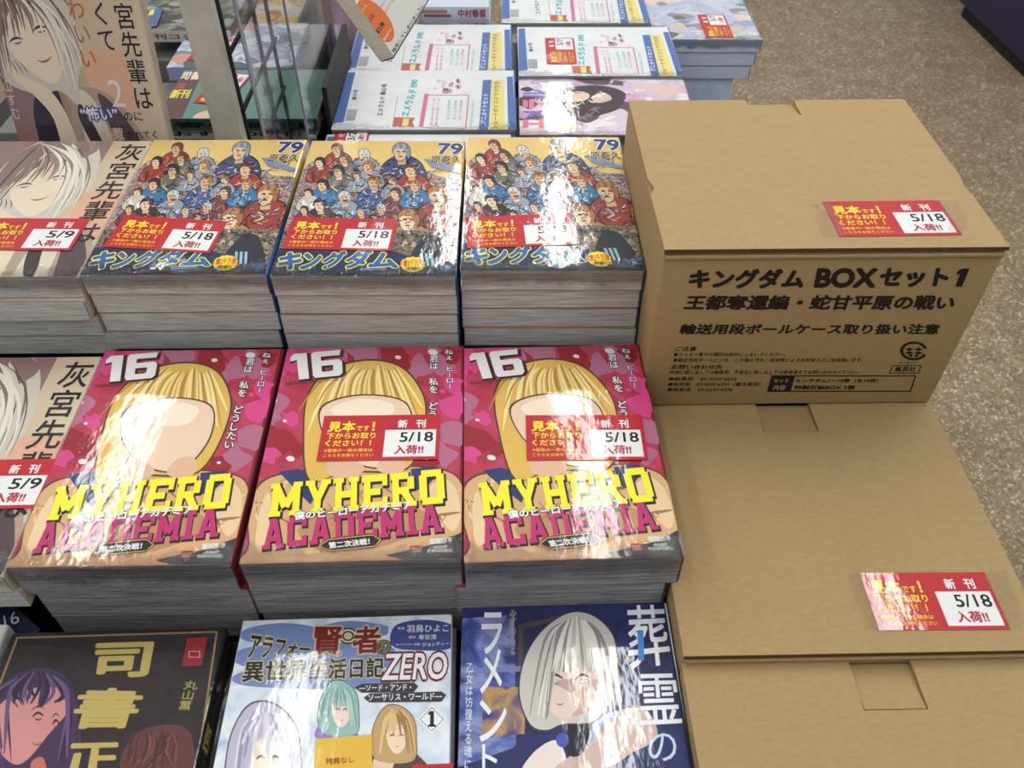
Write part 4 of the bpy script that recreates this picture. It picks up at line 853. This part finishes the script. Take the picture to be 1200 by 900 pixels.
# ------------------------------------------------------------------ cardboard cartons
CB = cardboard(); CBE = plain('corrugated_edge', (104, 76, 46), .9, 0, (60, 42, 26), 900)
PRT = ink((34, 28, 24), 0)
SC = .888
tb_o = CAM+SC*(Vector((.2723, .0193, .009))-CAM); BW, BD, BH = .2425*SC, .2163*SC, .1598*SC
TAPE = clear('clear_tape', (.985, .98, .96), 1, .12, 1.5, 1.0, 700, .09)
def carton(label, M, W, D, H, slot, group, kinks=True, hidden=False):
    """slot = (x0, x1, depth) of the tuck-in tongue at the back of the lid"""
    t = thing('cardboard_box', label, 'box', M, group)
    a = MB(); a.rbox((0, 0, 0), (W, D, H-.0032), .0022, CB, 2); o = a.build('carton_body', t)
    k = D; z0, z1 = H-.003, H
    x0, x1, dp = slot
    out = [(.0, -.0006), (W, -.0006)]
    if kinks: out += [(W, D*.30), (W-.0022, D*.36), (W+.0006, D*.41)]
    out += [(W, D), (x1, D), (x1, D-dp), (x0, D-dp), (x0, D), (0, D)]
    if kinks: out += [(0, D*.42), (.003, D*.36), (-.0006, D*.31)]
    n = len(out); a = MB()
    V = [(x, y, z) for z in (z0, z1) for x, y in out]
    a.add(V, [tuple(range(n, 2*n))], CB)
    for i in range(n):
        j = (i+1) % n; a.add([V[i], V[j], V[n+j], V[n+i]], [(0, 1, 2, 3)], CBE if i == 0 else CB)
    a.build('lid', t)
    a = MB(); e = .0007
    a.add([(x0+e, D-dp+e, z1-.0004), (x1-e, D-dp+e, z1-.0004), (x1-e, D-.004, z1-.0045), (x0+e, D-.004, z1-.0045), (x0+e, D-dp+e, z0-.003), (x1-e, D-dp+e, z0-.003), (x1-e, D-.004, z1-.0075), (x0+e, D-.004, z1-.0075)],
          [(0, 1, 2, 3), (4, 7, 6, 5), (0, 4, 5, 1), (1, 5, 6, 2), (2, 6, 7, 3), (3, 7, 4, 0)], CB)
    a.build('tuck_tongue', t)
    # folded front lip below the lid
    a = MB(); a.rbox((.0008, -.0018, H-.0078), (W-.0008, .001, H-.0042), .0015, CB, 2); a.build('front_fold', t)
    return t
TBM = T(tb_o.x, tb_o.y, tb_o.z-BH, .0152)
pl = onto(TBM, 2, BH)
sx0 = pl(874, 118).x; sx1 = pl(930, 117).x
tbx = carton('cardboard carton with bold black printed title, on top beside the number 79 comics', TBM, BW, BD, BH, (sx0, sx1, .024), 'brown cardboard cartons')
# printing on its front
pf0 = onto(TBM, 1, -.0)
m = MB()
def pf(x, y, l=0): return pf0(740+x/2.6087, 240+y/2.6087, -.00025-l)
def F(s, x0, y0, x1, y1, sk, off): m.text(s, [pf(x0+sk, y0), pf(x1+sk, y0), pf(x1, y1), pf(x0, y1)], PRT, off)
F('キングダム', 172, 196, 522, 254, 12, .055); F('BOX', 558, 194, 742, 252, 12, .05); F('セット', 754, 194, 962, 250, 12, .055); m.poly([pf(*q) for q in ((1012, 194), (1033, 194), (1010, 250), (990, 250), (1004, 210), (993, 213), (996, 204))], PRT)
F('王都奪還編・蛇甘平原の戦い', 158, 276, 980, 320, 14, .042); F('輸送用段ボールケース取り扱い注意', 144, 364, 936, 395, 10, .038)
F('ご注意', 132, 433, 196, 446, 5, .02); F('●カッター等での開封は絶対にしないでください。', 128, 451, 470, 463, 4, .005); F('●輸送用段ボールにつき、この箱の汚れ・破損等によるお取替えはご容赦願います。', 126, 468, 706, 480, 4, .005)
F('お問い合わせ先', 120, 488, 276, 502, 5, .02); F('内容に関しましては編集部、不良品に関しましては読者係までお問い合わせください。', 116, 505, 692, 517, 4, .005)
F('●編集部　03-3230-6222', 112, 526, 320, 537, 4, .01); F('●販売部　03-3230-6393（書店専用）', 110, 542, 392, 554, 4, .01); F('●読者係　03-3230-6076', 107, 559, 308, 570, 4, .01)
m.poly([pf(*q) for q in ((428, 523), (500, 523), (486, 571), (414, 571))], PRT)
for q in (((428, 521), (870, 521), (869, 524), (427, 524)), ((415, 568), (853, 568), (852, 571), (414, 571)), ((866, 522), (870, 522), (854, 571), (850, 571))): m.poly([pf(*v) for v in q], PRT)
F('キングダム1〜10巻（全10冊）', 500, 531, 752, 543, 3, .025); F('特製収納BOX 1個', 496, 551, 680, 564, 3, .03)
m.text('セット', [pf(436, 531, .0001), pf(482, 531, .0001), pf(480, 543, .0001), pf(433, 543, .0001)], CB, .03); m.text('内容', [pf(436, 550, .0001), pf(472, 550, .0001), pf(470, 565, .0001), pf(432, 565, .0001)], CB, .03)
def ring(cx, cy, rx, ry, k, a0, a1, n=28):
    P = [(cx+rx*r_*math.cos(math.radians(a0+(a1-a0)*i/n))-.0*r_, cy+ry*r_*math.sin(math.radians(a0+(a1-a0)*i/n))) for r_ in (1, k) for i in range(n+1)]
    for i in range(n): m.poly([pf(*P[j]) for j in (i, i+1, n+2+i, n+1+i)], PRT)
ring(863, 446, 42, 29, .76, 25, 345)
for dx, dy in ((-14, -5), (14, -5), (-14, 6), (14, 6)): m.poly([pf(863+dx+a_*13, 446+dy+b_*5) for a_, b_ in ((0, -1), (1, 0), (0, 1), (-1, 0))], PRT)
m.poly([pf(*q) for q in ((846, 458), (860, 456), (858, 464), (850, 464))], PRT); m.poly([pf(*q) for q in ((866, 456), (878, 458), (874, 464), (864, 464))], PRT)
F('ダンボール', 815, 479, 870, 486, 4, .01); F('集英社', 803, 494, 868, 510, 4, .02)
for q in (((800, 490), (886, 490), (885, 492), (799, 492)), ((788, 513), (876, 513), (875, 515), (787, 515)), ((798, 490), (801, 490), (790, 514), (787, 514)), ((884, 490), (887, 490), (878, 514), (875, 514))): m.poly([pf(*v) for v in q], PRT)
m.build('printed_lettering', tbx)['label'] = 'black printed lettering on the box front'
def tape(parent, pts, z, M, seed):
    p = onto(M, 2, z); rnd = random.Random(seed); a = MB()
    tl, tr, br, bl = (p(*q) for q in pts); nx, ny = 8, 14; V = []
    for j in range(ny+1):
        for i in range(nx+1):
            f, g_ = i/nx, j/ny; q = (bl*(1-f)+br*f)*(1-g_)+(tl*(1-f)+tr*f)*g_
            if i in (0, nx): q.x += rnd.uniform(-.0015, .0015)
            V.append((q.x, q.y, z+.0006+rnd.uniform(0, .0009)))
    a.add(V, [(j*(nx+1)+i, j*(nx+1)+i+1, (j+1)*(nx+1)+i+1, (j+1)*(nx+1)+i) for j in range(ny) for i in range(nx)], TAPE, False)
    o = a.build('clear_tape', parent); o['label'] = 'crinkled clear sticky tape'; return o
label_at(TBM, 2, BH, [(963, 237), (1105, 236), (1130, 275), (977, 278)], .0003, tbx)
tape(tbx, [(953, 241), (972, 239), (992, 278), (962, 280)], BH, TBM, 1); tape(tbx, [(1098, 236), (1122, 235), (1137, 270), (1113, 274)], BH, TBM, 2)
mo = CAM+SC*(Vector((.2770, -.2012, -.1508))-CAM)
MBM = T(mo.x, mo.y, tb_o.z-BH-.0006-BH, .0166)
mz = MBM.translation.z+BH
MDp = tb_o.y-mo.y+.004
pm = onto(MBM, 2, BH)
mbx = carton('unprinted cardboard carton with a red slip taped at its right, before the printed carton', MBM, BW, MDp, BH, (pm(893, 500).x, pm(958, 500).x, .030), 'brown cardboard cartons', False)
label_at(MBM, 2, BH, [(1008, 672), (1155, 671), (1182, 738), (1030, 739)], .0003, mbx)
tape(mbx, [(990, 672), (1014, 672), (1036, 738), (1016, 738)], BH, MBM, 3); tape(mbx, [(1150, 672), (1176, 670), (1204, 735), (1178, 738)], BH, MBM, 4)
FZ = mz-.0085
fo = U(805, 777, FZ)
FBM = T(fo.x, fo.y-BD, FZ-BH, .0166); pq = onto(FBM, 2, BH)
fbx = carton('plain cardboard carton nearest the camera, only its back edge and lid in view', FBM, BW, BD, BH, (pq(995, 777).x, pq(1068, 777).x, .030), 'brown cardboard cartons', False)
riser(tb_o.x+.004, tb_o.y+.014, tb_o.x+BW-.006, tb_o.y+BD-.004, tb_o.z-BH-.0002, 'cardboard brown riser under the printed carton')
riser(mo.x+.006, mo.y+.004, mo.x+BW-.006, mo.y+MDp-.004, mz-BH-.0002, 'dark riser under the carton with the taped slip')
riser(fo.x+.008, fo.y-BD+.006, fo.x+BW-.006, fo.y-.006, FZ-BH-.0002, 'dark riser under the nearest carton')

# ------------------------------------------------------------------ the far side of the display
EW, ED, ET = .210, .148, .016
def emerald_art(m, b, p0):
    def p(x, y, l=0): return p0(400+x/4, y/4, .00005+l)
    Q = lambda pts, mat, l: m.poly([p(*q, l) for q in pts], mat)
    blu, yl, pk, tl_, rd = ink((74, 108, 174)), ink((232, 216, 132)), ink((208, 112, 152)), ink((90, 176, 180)), ink((190, 96, 84))
    Q(((32, 340), (66, 338), (10, 574), (-40, 580)), blu, LAY); Q(((776, 360), (804, 358), (816, 618), (782, 620)), blu, LAY)
    Q(((664, 376), (704, 374), (690, 612), (644, 612)), blu, LAY); Q(((704, 376), (762, 372), (768, 612), (692, 612)), yl, LAY)
    Q(((390, 440), (410, 440), (384, 596), (362, 596)), pk, LAY); Q(((408, 444), (600, 444), (600, 448), (408, 448)), pk, LAY); Q(((594, 446), (600, 446), (586, 602), (580, 602)), pk, LAY); Q(((384, 598), (586, 600), (586, 604), (384, 602)), pk, LAY)
    Q(((248, 550), (346, 552), (334, 572), (342, 596), (240, 594)), rd, LAY); Q(((290, 556), (318, 556), (312, 590), (284, 590)), yl, LAY*2)
    Q(((262, 450), (266, 450), (242, 590), (238, 590)), ink((190, 180, 110)), LAY)
    R = random.Random(2)
    for k in range(24): ell(m, p, R.uniform(430, 590), R.uniform(378, 436), R.uniform(5, 18), R.uniform(4, 12), ink(R.choice(((226, 190, 200), (120, 100, 110), (240, 220, 220), (190, 150, 170)))), LAY*(1+.02*k), 10)
    for k in range(14): x = 30+k*3.4; Q(((x, 512), (x+(1.2 if k % 3 else 2.2), 512), (x-12, 566), (x-14, 566)), ink((70, 70, 72)), LAY)
    tq = lambda s, pts, mt, off: b.text(s, [p(*q, LAY*3) for q in pts], mt, off)   # reading upward: tl = lower left
    tq('エメラルド', ((278, 546), (318, 420), (356, 420), (316, 546)), tl_, .05); tq('090', ((322, 410), (330, 374), (360, 374), (354, 410)), tl_, .05)
    tq('エメラルド 春の号', ((164, 544), (190, 394), (216, 394), (194, 544)), ink((60, 60, 64)), .03); tq('アニメイトセット', ((652, 580), (664, 440), (690, 440), (678, 580)), WHITE, .02)
    tq('ショートボイスドラマ付き', ((706, 604), (716, 384), (742, 384), (734, 604)), ink((110, 90, 60)), .02)
    tq('春の号', ((48, 470), (58, 420), (80, 420), (70, 470)), ink((80, 80, 84)), .03)
    for k, x in enumerate((500, 530, 556)): tq('おしらせ特典', ((x-8, 560), (x, 470), (x+14, 470), (x+6, 560)), tl_ if k != 2 else pk, .01)
    for k, x in enumerate((430, 452)): tq('豪華特典つき', ((x-14, 590), (x, 460), (x+12, 460), (x-2, 590)), pk, .0)
    tq('特別付録の小冊子', ((600, 596), (614, 470), (626, 470), (612, 596)), tl_, .0)
EC = mottled('set_cover_white', [(222, 224, 226), (232, 234, 236)], 30)
ez = -.121
eo = U(388, 152, ez)
EM = T(eo.x, eo.y, ez-ET, .004)
e1 = book('magazine', 'white magazine with sideways teal lettering, beside the dark divider, second row back', 'magazine', EM, EW, ED, ET, EC, PAGE_WHITE, 'white magazines lying sideways', emerald_art, ink((74, 108, 174)), seed=61)
def far_copy(px, py, z, lb, Tshift=0, ang=.004):
    q = U(px, py, z); c = copy_tree(e1, None); c.matrix_world = T(q.x, q.y, z-ET, ang); c['label'] = lb; return c
f2 = far_copy(405, 86, ez-.003, 'white magazine with sideways teal lettering directly behind the one by the divider')
f3 = far_copy(608, 89, -.128, 'white magazine lying sideways with a red slip, right of the dark gap')
f4 = far_copy(588, 27, -.130, 'white magazine with sideways pink panel at the top edge of the picture')
f1 = far_copy(366, 200, -.1255, 'white magazine mostly hidden behind the number 79 comics, carrying a 3/2 slip')
def slip_side(parent, M, Tk, cx, cy, date, a=math.pi/2):
    p = onto(M, 2, Tk); c = p(cx, cy)
    return sample_label(parent, Matrix.Translation((c.x, c.y, Tk+.0008)) @ Matrix.Rotation(a, 4, 'Z') @ Matrix.Translation((-.039, -.0195, 0)), date)
f1.matrix_world = T(eo.x-.004, eo.y-.1505, -.1255-ET, .004)
slip_side(f3, f3.matrix_world, ET, 657, 60, '5/7')
slip_side(f1, f1.matrix_world, ET, 409, 174, '3/2')
# blue-spined books at the top
def strip_art(cols, seed, tagpos=None):
    def art(m, b, p0):
        R = random.Random(seed)
        W_, D_ = m.clip[2], m.clip[3]; z = p0(600, 100).z+.00005
        for k in range(34):
            x, y = R.uniform(0, W_), R.uniform(0, D_); r = R.uniform(.008, .028); n = 9
            m.poly([(x+r*R.uniform(.5, 1.2)*math.cos(2*math.pi*i/n), y+.7*r*R.uniform(.5, 1.2)*math.sin(2*math.pi*i/n), z+LAY*(1+.05*k)) for i in range(n)], ink(R.choice(cols)), 4)
    return art
q = U(494, 8, -.105)
bs_ = book('comic_book', 'topmost pale blue spined comic at the top edge above the white magazines', 'book', T(q.x, q.y, -.105-.018, .0), .093, .16, .018, ink((206, 214, 232)), PAGE_WHITE, 'pale blue spined comics', None, ink((206, 214, 232)), film=False)
a = MB()
for x0, x1, c in ((.0, .035, (150, 120, 60)), (.002, .04, (150, 40, 60))): a.box((x0, -.0004, .004 if c[0] == 150 and c[1] == 40 else .009), (x1, .0, .008 if c[1] == 40 else .014), ink(c))
a.box((0, -.0003, 0), (.093, .0006, .018), ink((196, 208, 230)))
sb_ = a.build('spine_panel', bs_)
a = MB(); a.text('中村春菊', [(.05, -.0006, .015), (.088, -.0006, .015), (.088, -.0006, .004), (.05, -.0006, .004)], ink((150, 40, 70)), .04); a.build('spine_lettering', bs_)
c = copy_tree(bs_, None); c.matrix_world = T(q.x+.001, q.y-.001, -.105-.0365, .0); c['label'] = 'second pale blue spined comic, below the topmost at the top edge'
riser(q.x-.01, q.y+.004, q.x+.09, q.y+.15, -.105-.0368, 'grey riser under the pale blue spined comics', grey)
# magazine with dark floral cover
q = U(609, 158, -.132); a_art = strip_art([(60, 46, 52), (226, 190, 180), (196, 160, 190), (236, 226, 226), (90, 70, 80), (214, 200, 214)], 14)
def floral(m, b, p0):
    a_art(m, b, p0)
    def p(x, y, l=0): return p0(560+x/3, y/3, .00005+l)
    shape(m, p, [(260, 320), (420, 300), (520, 330), (480, 390), (360, 410), (300, 370)], ink((54, 42, 48)), LAY*4)
    shape(m, p, [(290, 345), (340, 322), (390, 330), (380, 352), (320, 360)], ink((228, 198, 178)), LAY*4.5); shape(m, p, [(400, 340), (450, 330), (470, 350), (420, 362)], ink((224, 190, 170)), LAY*4.6)
    for k in range(40): x_, y_ = 300+(k*53 % 220), 320+(k*29 % 110); stroke(m, p, [(x_, y_), (x_+14, y_+(k % 5)*3-4), (x_+30, y_+(k % 7)*4-8)], 4, ink(((60, 46, 50), (226, 206, 200), (140, 110, 120), (240, 236, 236))[k % 4]), LAY*(4.8+.01*k))
    ell(m, p, 305, 446, 32, 16, ink((236, 214, 60)), LAY*5)
    tq = lambda s, pts, mt, off: b.text(s, [p(*v, LAY*7) for v in pts], mt, off)
    tq('エ', ((160, 452), (160, 420), (232, 420), (232, 452)), ink((226, 120, 150)), .06); tq('メ', ((160, 416), (160, 388), (240, 388), (240, 416)), ink((130, 100, 190)), .06); tq('ラ', ((160, 382), (160, 350), (240, 350), (240, 382)), ink((226, 120, 150)), .06); tq('ル', ((160, 346), (160, 316), (236, 316), (236, 346)), ink((130, 100, 190)), .06)
    tq('春号', ((510, 360), (520, 330), (590, 330), (590, 360)), ink((214, 160, 190)), .05)
fm = book('magazine', 'magazine with dark floral cover in front of the white ones, beside the printed carton', 'magazine', T(q.x, q.y, -.132-.018), EW, ED, .018, mottled('lilac_print', [(226, 210, 216), (200, 184, 206), (236, 232, 232)], 40), PAGE_WHITE, None, floral, ink((214, 110, 140)), seed=71)
# right-hand stack of pale blue edged books on a pillar
q = U(894, 46, -.139); BX = q.x-.21
bl = book('magazine', 'topmost sideways magazine with a hazy blue cover and red slip, above the pale blue pillar', 'magazine', T(BX, q.y, -.139-.019, 0), .21, .148, .0185, mottled('hazy_blue_cover', [(150, 160, 196), (200, 204, 214), (170, 180, 206), (214, 210, 208)], 25), pages('page_edges_blue', (222, 232, 250), (186, 204, 238)), 'hazy blue magazines on the pillar', strip_art([(150, 140, 150), (226, 204, 190), (110, 110, 120), (180, 190, 214), (206, 190, 170), (90, 150, 170)], 22), ink((140, 156, 200)), seed=81)
slip_side(bl, bl.matrix_world, .0185, 838, 31, '5/7')
for k in range(2):
    c = copy_tree(bl, None, ('sample_label', 'shrink_wrap', 'artwork', 'lettering')); c.matrix_world = T(BX-.004*(k+1), q.y+.001, -.139-.019*(k+2)-.0004*(k+1), .0); c['label'] = '%s magazine from the top in the hazy blue stack on the pillar' % om[k]
pil = MB(); pil.rbox((.30, q.y+.006, TABLE_Z), (BX+.21-.028, q.y+.13, -.139-.019*3-.001), .001, plain('pale_blue_board', (206, 224, 254), .5)); tag(pil.build('display_riser'), 'pale blue pillar block carrying the hazy blue magazines', 'riser', 'display risers')
q2 = U(735, 4, -.1208)
bl2 = book('magazine', 'colourful magazine at the top edge behind the hazy blue stack', 'magazine', T(q2.x, q.y+.1495, -.1395-.018, 0), .16, .148, .018, mottled('warm_print', [(226, 200, 120), (206, 210, 220), (120, 150, 200), (220, 190, 180)], 40), PAGE_WHITE, None, strip_art([(232, 214, 120), (200, 60, 50), (110, 150, 200), (226, 220, 220)], 23), ink((150, 170, 210)), film=False)
riser(-.03, .44, .29, .555, -.1455-.003, 'long grey riser under the nearer white magazines', grey)
riser(-.03, .60, .30, .72, -.150, 'long grey riser under the farther white magazines', grey)
riser(.31, .86, .46, .91, -.1577, 'grey riser under the colourful magazine', grey)
riser(-.02, .275, .16, .40, -.1425, 'grey riser under the magazine behind the number 79 comics', grey)
# left of the divider
LZ = -.1
def left_book(label, px, py, z, W, D, Tk, cov, cols, seed, spine, stripe=None, front=None, ang=0.0, art=None):
    q = U(px, py, z)
    t = book('comic_book', label, 'book', T(q.x, q.y, z-Tk, ang), W, D, Tk, cov, PAGE, 'comics left of the wire grid', art or strip_art(cols, seed), spine, film=False)
    a = MB(); a.box((0, -.0004, 0), (W, .0006, Tk), front or spine)
    sp_ = a.build('spine_panel', t)
    if stripe: a = MB(); a.text(stripe[0], [(W*.1, -.0006, Tk*.75), (W*.9, -.0006, Tk*.75), (W*.9, -.0006, Tk*.25), (W*.1, -.0006, Tk*.25)], ink(stripe[1]), .03); a.build('spine_lettering', sp_)
    return t
teal = ink((96, 140, 128))
def teal_art(m, b, p0):
    def p(x, y, l=0): return p0(160+x/6, y/6, .00005+l)
    Q = lambda pts, mat, l: m.poly([p(*v, l) for v in pts], mat)
    Q(((110, 490), (470, 500), (320, 830), (30, 830)), ink((96, 64, 60)), LAY); Q(((80, 490), (270, 495), (180, 690), (20, 690)), ink((196, 96, 60)), LAY*1.2)
    for k in range(6): Q(((290-k*20, 500+k*32), (330-k*20, 500+k*32), (318-k*20, 522+k*32), (276-k*20, 522+k*32)), ink((110, 130, 140)), LAY*2)
    shape(m, p, [(400, 820), (480, 780), (640, 740), (660, 770), (520, 850), (430, 850)], ink((226, 190, 160)), LAY*2)
    words(b, p, '司書', (340, 502), (470, 502), (436, 560), (300, 560), ink((226, 214, 196)), LAY*4, .04); words(b, p, '新刊', (260, 630), (390, 628), (360, 690), (226, 692), ink((226, 214, 70)), LAY*4, .04)
    words(b, p, '黒田', (230, 590), (350, 586), (330, 622), (210, 626), ink((190, 80, 70)), LAY*4, .03)
    for k in range(9): stroke(m, p, [(880+k*10, 600), (900+k*8, 640), (870+k*10, 680)], 8, ink((50, 70, 66)), LAY*2)
g1 = left_book('teal green comic with red 4/3 slip, left of the white post', 183, 139, LZ, .178, .12, .014, teal, [], 0, ink((60, 40, 40)), ('春の新刊', (30, 30, 30)), ink((70, 100, 92)), art=teal_art)
slip_side(g1, g1.matrix_world, .014, 262, 104, '4/3', math.radians(80))
g1b = left_book('white spined comic below the teal green comic', 183, 150, LZ-.0142, .178, .12, .013, ink((220, 220, 214)), [(200, 200, 200)], 1, ink((214, 212, 204)), ('おすすめ新刊', (30, 26, 26)))
g2 = left_book('pale blue white comic with red 5/4 slip behind the teal green comic', 195, 79, LZ+.002, .15, .13, .016, mottled('ice_blue_print', [(200, 206, 222), (150, 160, 190), (224, 224, 226), (120, 126, 150)], 40), [(120, 130, 160), (226, 226, 230), (200, 150, 130), (170, 180, 200), (90, 90, 100)], 2, ink((150, 160, 206)))
slip_side(g2, g2.matrix_world, .016, 252, 56, '5/4', math.radians(80))
g3 = left_book('dark green comic with hazy artwork at the top left, behind the upright comic', 150, 36, LZ+.012, .128, .14, .014, mottled('dark_moss_print', [(50, 52, 46), (92, 94, 80), (140, 140, 120), (60, 54, 48)], 30), [(60, 60, 52), (120, 96, 70), (150, 150, 136), (44, 44, 40)], 3, ink((40, 40, 38)), ('新刊コミック', (160, 40, 40)), ink((206, 204, 198)))
a = MB(); pz = onto(g3.matrix_world, 2, .014)
for q_, c_ in ((((178, 12), (192, 10), (184, 32), (172, 34)), (66, 96, 140)), (((176, 14), (182, 12), (180, 19), (174, 20)), (226, 214, 80))): a.poly([pz(*v, .0016 if c_[0] == 66 else .0018) for v in q_], ink(c_))
a.build('sticker', g3)
g4 = left_book('orange and yellow comic seen through the black wire grid at the top', 256, 33, LZ-.006, .10, .13, .015, mottled('orange_print', [(214, 170, 110), (226, 206, 160), (196, 120, 70), (210, 200, 190)], 50), [(226, 190, 70), (206, 120, 60), (220, 214, 204), (160, 110, 80)], 4, ink((206, 200, 190)))
riser(-.42, .425, -.062, .55, LZ-.0275, 'grey riser under the comics left of the wire grid', grey)
riser(-.42, .60, -.08, .85, LZ-.022, 'grey riser under the farthest comics left of the wire grid', grey)

# ------------------------------------------------------------------ wire divider, post, clear panels, upright book
blackw = plain('black_wire', (40, 40, 40), .4, .3)
gx = -.076; wy = [.254, .302, .350, .398]
wg = thing('wire_grid', 'black wire grid divider standing between the far stacks', 'divider', T(gx, .254, TABLE_Z))
for y in wy:
    a = MB(); a.tube((0, y-.254, 0), (0, y-.254, .62), .0021, blackw); a.build('upright_wire', wg)
for k in range(12):
    z = -.0079-TABLE_Z+.0524*(k-6)
    a = MB(); a.tube((.002, -.004, z), (.002, wy[-1]-.25, z), .0021, blackw); a.build('cross_wire', wg)
post = MB(); post.rbox((-.0125, -.008, 0), (.0125, .008, .62), .002, plain('cream_plastic', (206, 200, 188), .5))
pb = U(285, 163, 0); pst = post.build('price_post'); pst.location = (-.0885, .243, TABLE_Z); tag(pst, 'cream plastic upright post at the front end of the black wire grid', 'post')
ACR = clear('clear_acrylic', (.97, .97, .98), .6, .06, 1.45, .08, 12, .04)
ace = plain('acrylic_edge', (196, 200, 206), .2)
def acrylic(label, x, y0, y1, z0, z1):
    t = thing('acrylic_panel', label, 'panel', T(x, y0, z0), 'clear acrylic panels')
    a = MB(); a.box((-.001, 0, 0), (.001, y1-y0, z1-z0), ACR); a.build('sheet', t)
    a = MB(); a.box((-.0012, -.0016, 0), (.0012, 0, z1-z0), ace); a.build('front_edge', t)
    return t
acrylic('clear acrylic panel nearest the black wire grid', -.066, .27, .42, -.16, .24)
acrylic('clear acrylic panel between wire grid and white magazines', -.048, .36, .60, -.16, .24)
bk = MB(); bk.rbox((-.042, .43, TABLE_Z), (-.036, .60, -.075), .001, dark); tag(bk.build('divider_board'), 'dark divider board beside the white magazines', 'divider')
pv = MB(); pv.rbox((-.064, .60, TABLE_Z), (-.052, .76, .06), .001, plain('plum_card', (150, 118, 150), .5)); tag(pv.build('backing_card'), 'plum coloured card behind the clear acrylic panels', 'card')
# sample book hung on an arm from the top of the grid
az = .9; A_ = Vector((-.66, .75, az)).normalized(); Bv = Vector((.38, .92, 0)); bz = -(A_.x*Bv.x+A_.y*Bv.y)/A_.z; B_ = Vector((.38, .92, bz)).normalized()
Cw = Matrix(((_r.x, _u.x, -_f.x), (_r.y, _u.y, -_f.y), (_r.z, _u.z, -_f.z)))
ax, by = -(Cw @ A_), Cw @ B_; nz = ax.cross(by)
cor = CAM+ray(463, 68)*.71      # lower right corner of the cover
Mh = Matrix(((ax.x, by.x, nz.x, 0), (ax.y, by.y, nz.y, 0), (ax.z, by.z, nz.z, 0), (0, 0, 0, 1)))
HT = .0165
Mh = Matrix.Translation(cor) @ Mh @ Matrix.Translation((-B6W, 0, -HT))
def sample_art(m, b, p0):
    def p(x, y, l=0): return p0(360+x/6, y/6, .00005+l)
    m.poly([p(*v, LAY) for v in ((100, -260), (350, -60), (318, 60), (230, 0), (60, -200))], ink((52, 48, 54)))
    P = []
    ell(m, p, 480, 145, 182, 88, ink((232, 120, 58)), LAY*2, 28, math.radians(52))
    tq = lambda s, x, y, ln_, h, mt, off: b.text(s, [p(x, y, LAY*4), p(x+ln_*.62, y-ln_*1.0, LAY*4), p(x+ln_*.62+h*.8, y-ln_*1.0+h*.6, LAY*4), p(x+h*.8, y+h*.6, LAY*4)], mt, off)
    tq('主人公', 410, 150, 60, 34, ink((60, 30, 24)), .03); tq('魔王様', 470, 230, 80, 34, ink((60, 30, 24)), .03)
    tq('大人気', 370, 90, 60, 16, WHITE, .0); tq('最新刊', 530, 280, 80, 18, WHITE, .0)
    tq('発見してしまいました。', 590, 360, 330, 26, ink((40, 36, 40)), .02); tq('あらすじ紹介', 540, 80, 110, 20, ink((190, 110, 90)), .0); tq('物語はここから', 500, 60, 110, 16, ink((150, 150, 150)), .0)
hb = book('comic_book', 'white sample comic with an orange oval, tilted above the far magazines', 'book', Mh, B6W, B6D, HT, ink((228, 228, 224), .5), pages('page_edges_cream', (240, 236, 220), (220, 216, 198)), None, sample_art, ink((50, 48, 60)), film=False)
ar = MB(); e0 = Vector((.002, .04, .60)); hc = Mh @ Vector((B6W*.4, B6D*.75, -.001)); inv = Vector((gx, .254, TABLE_Z))
ar.tube(e0, e0+Vector((0, 0, .03)), .002, blackw); ar.tube(e0+Vector((0, 0, .03)), hc-inv, .002, blackw); ar.build('hanging_arm', wg)
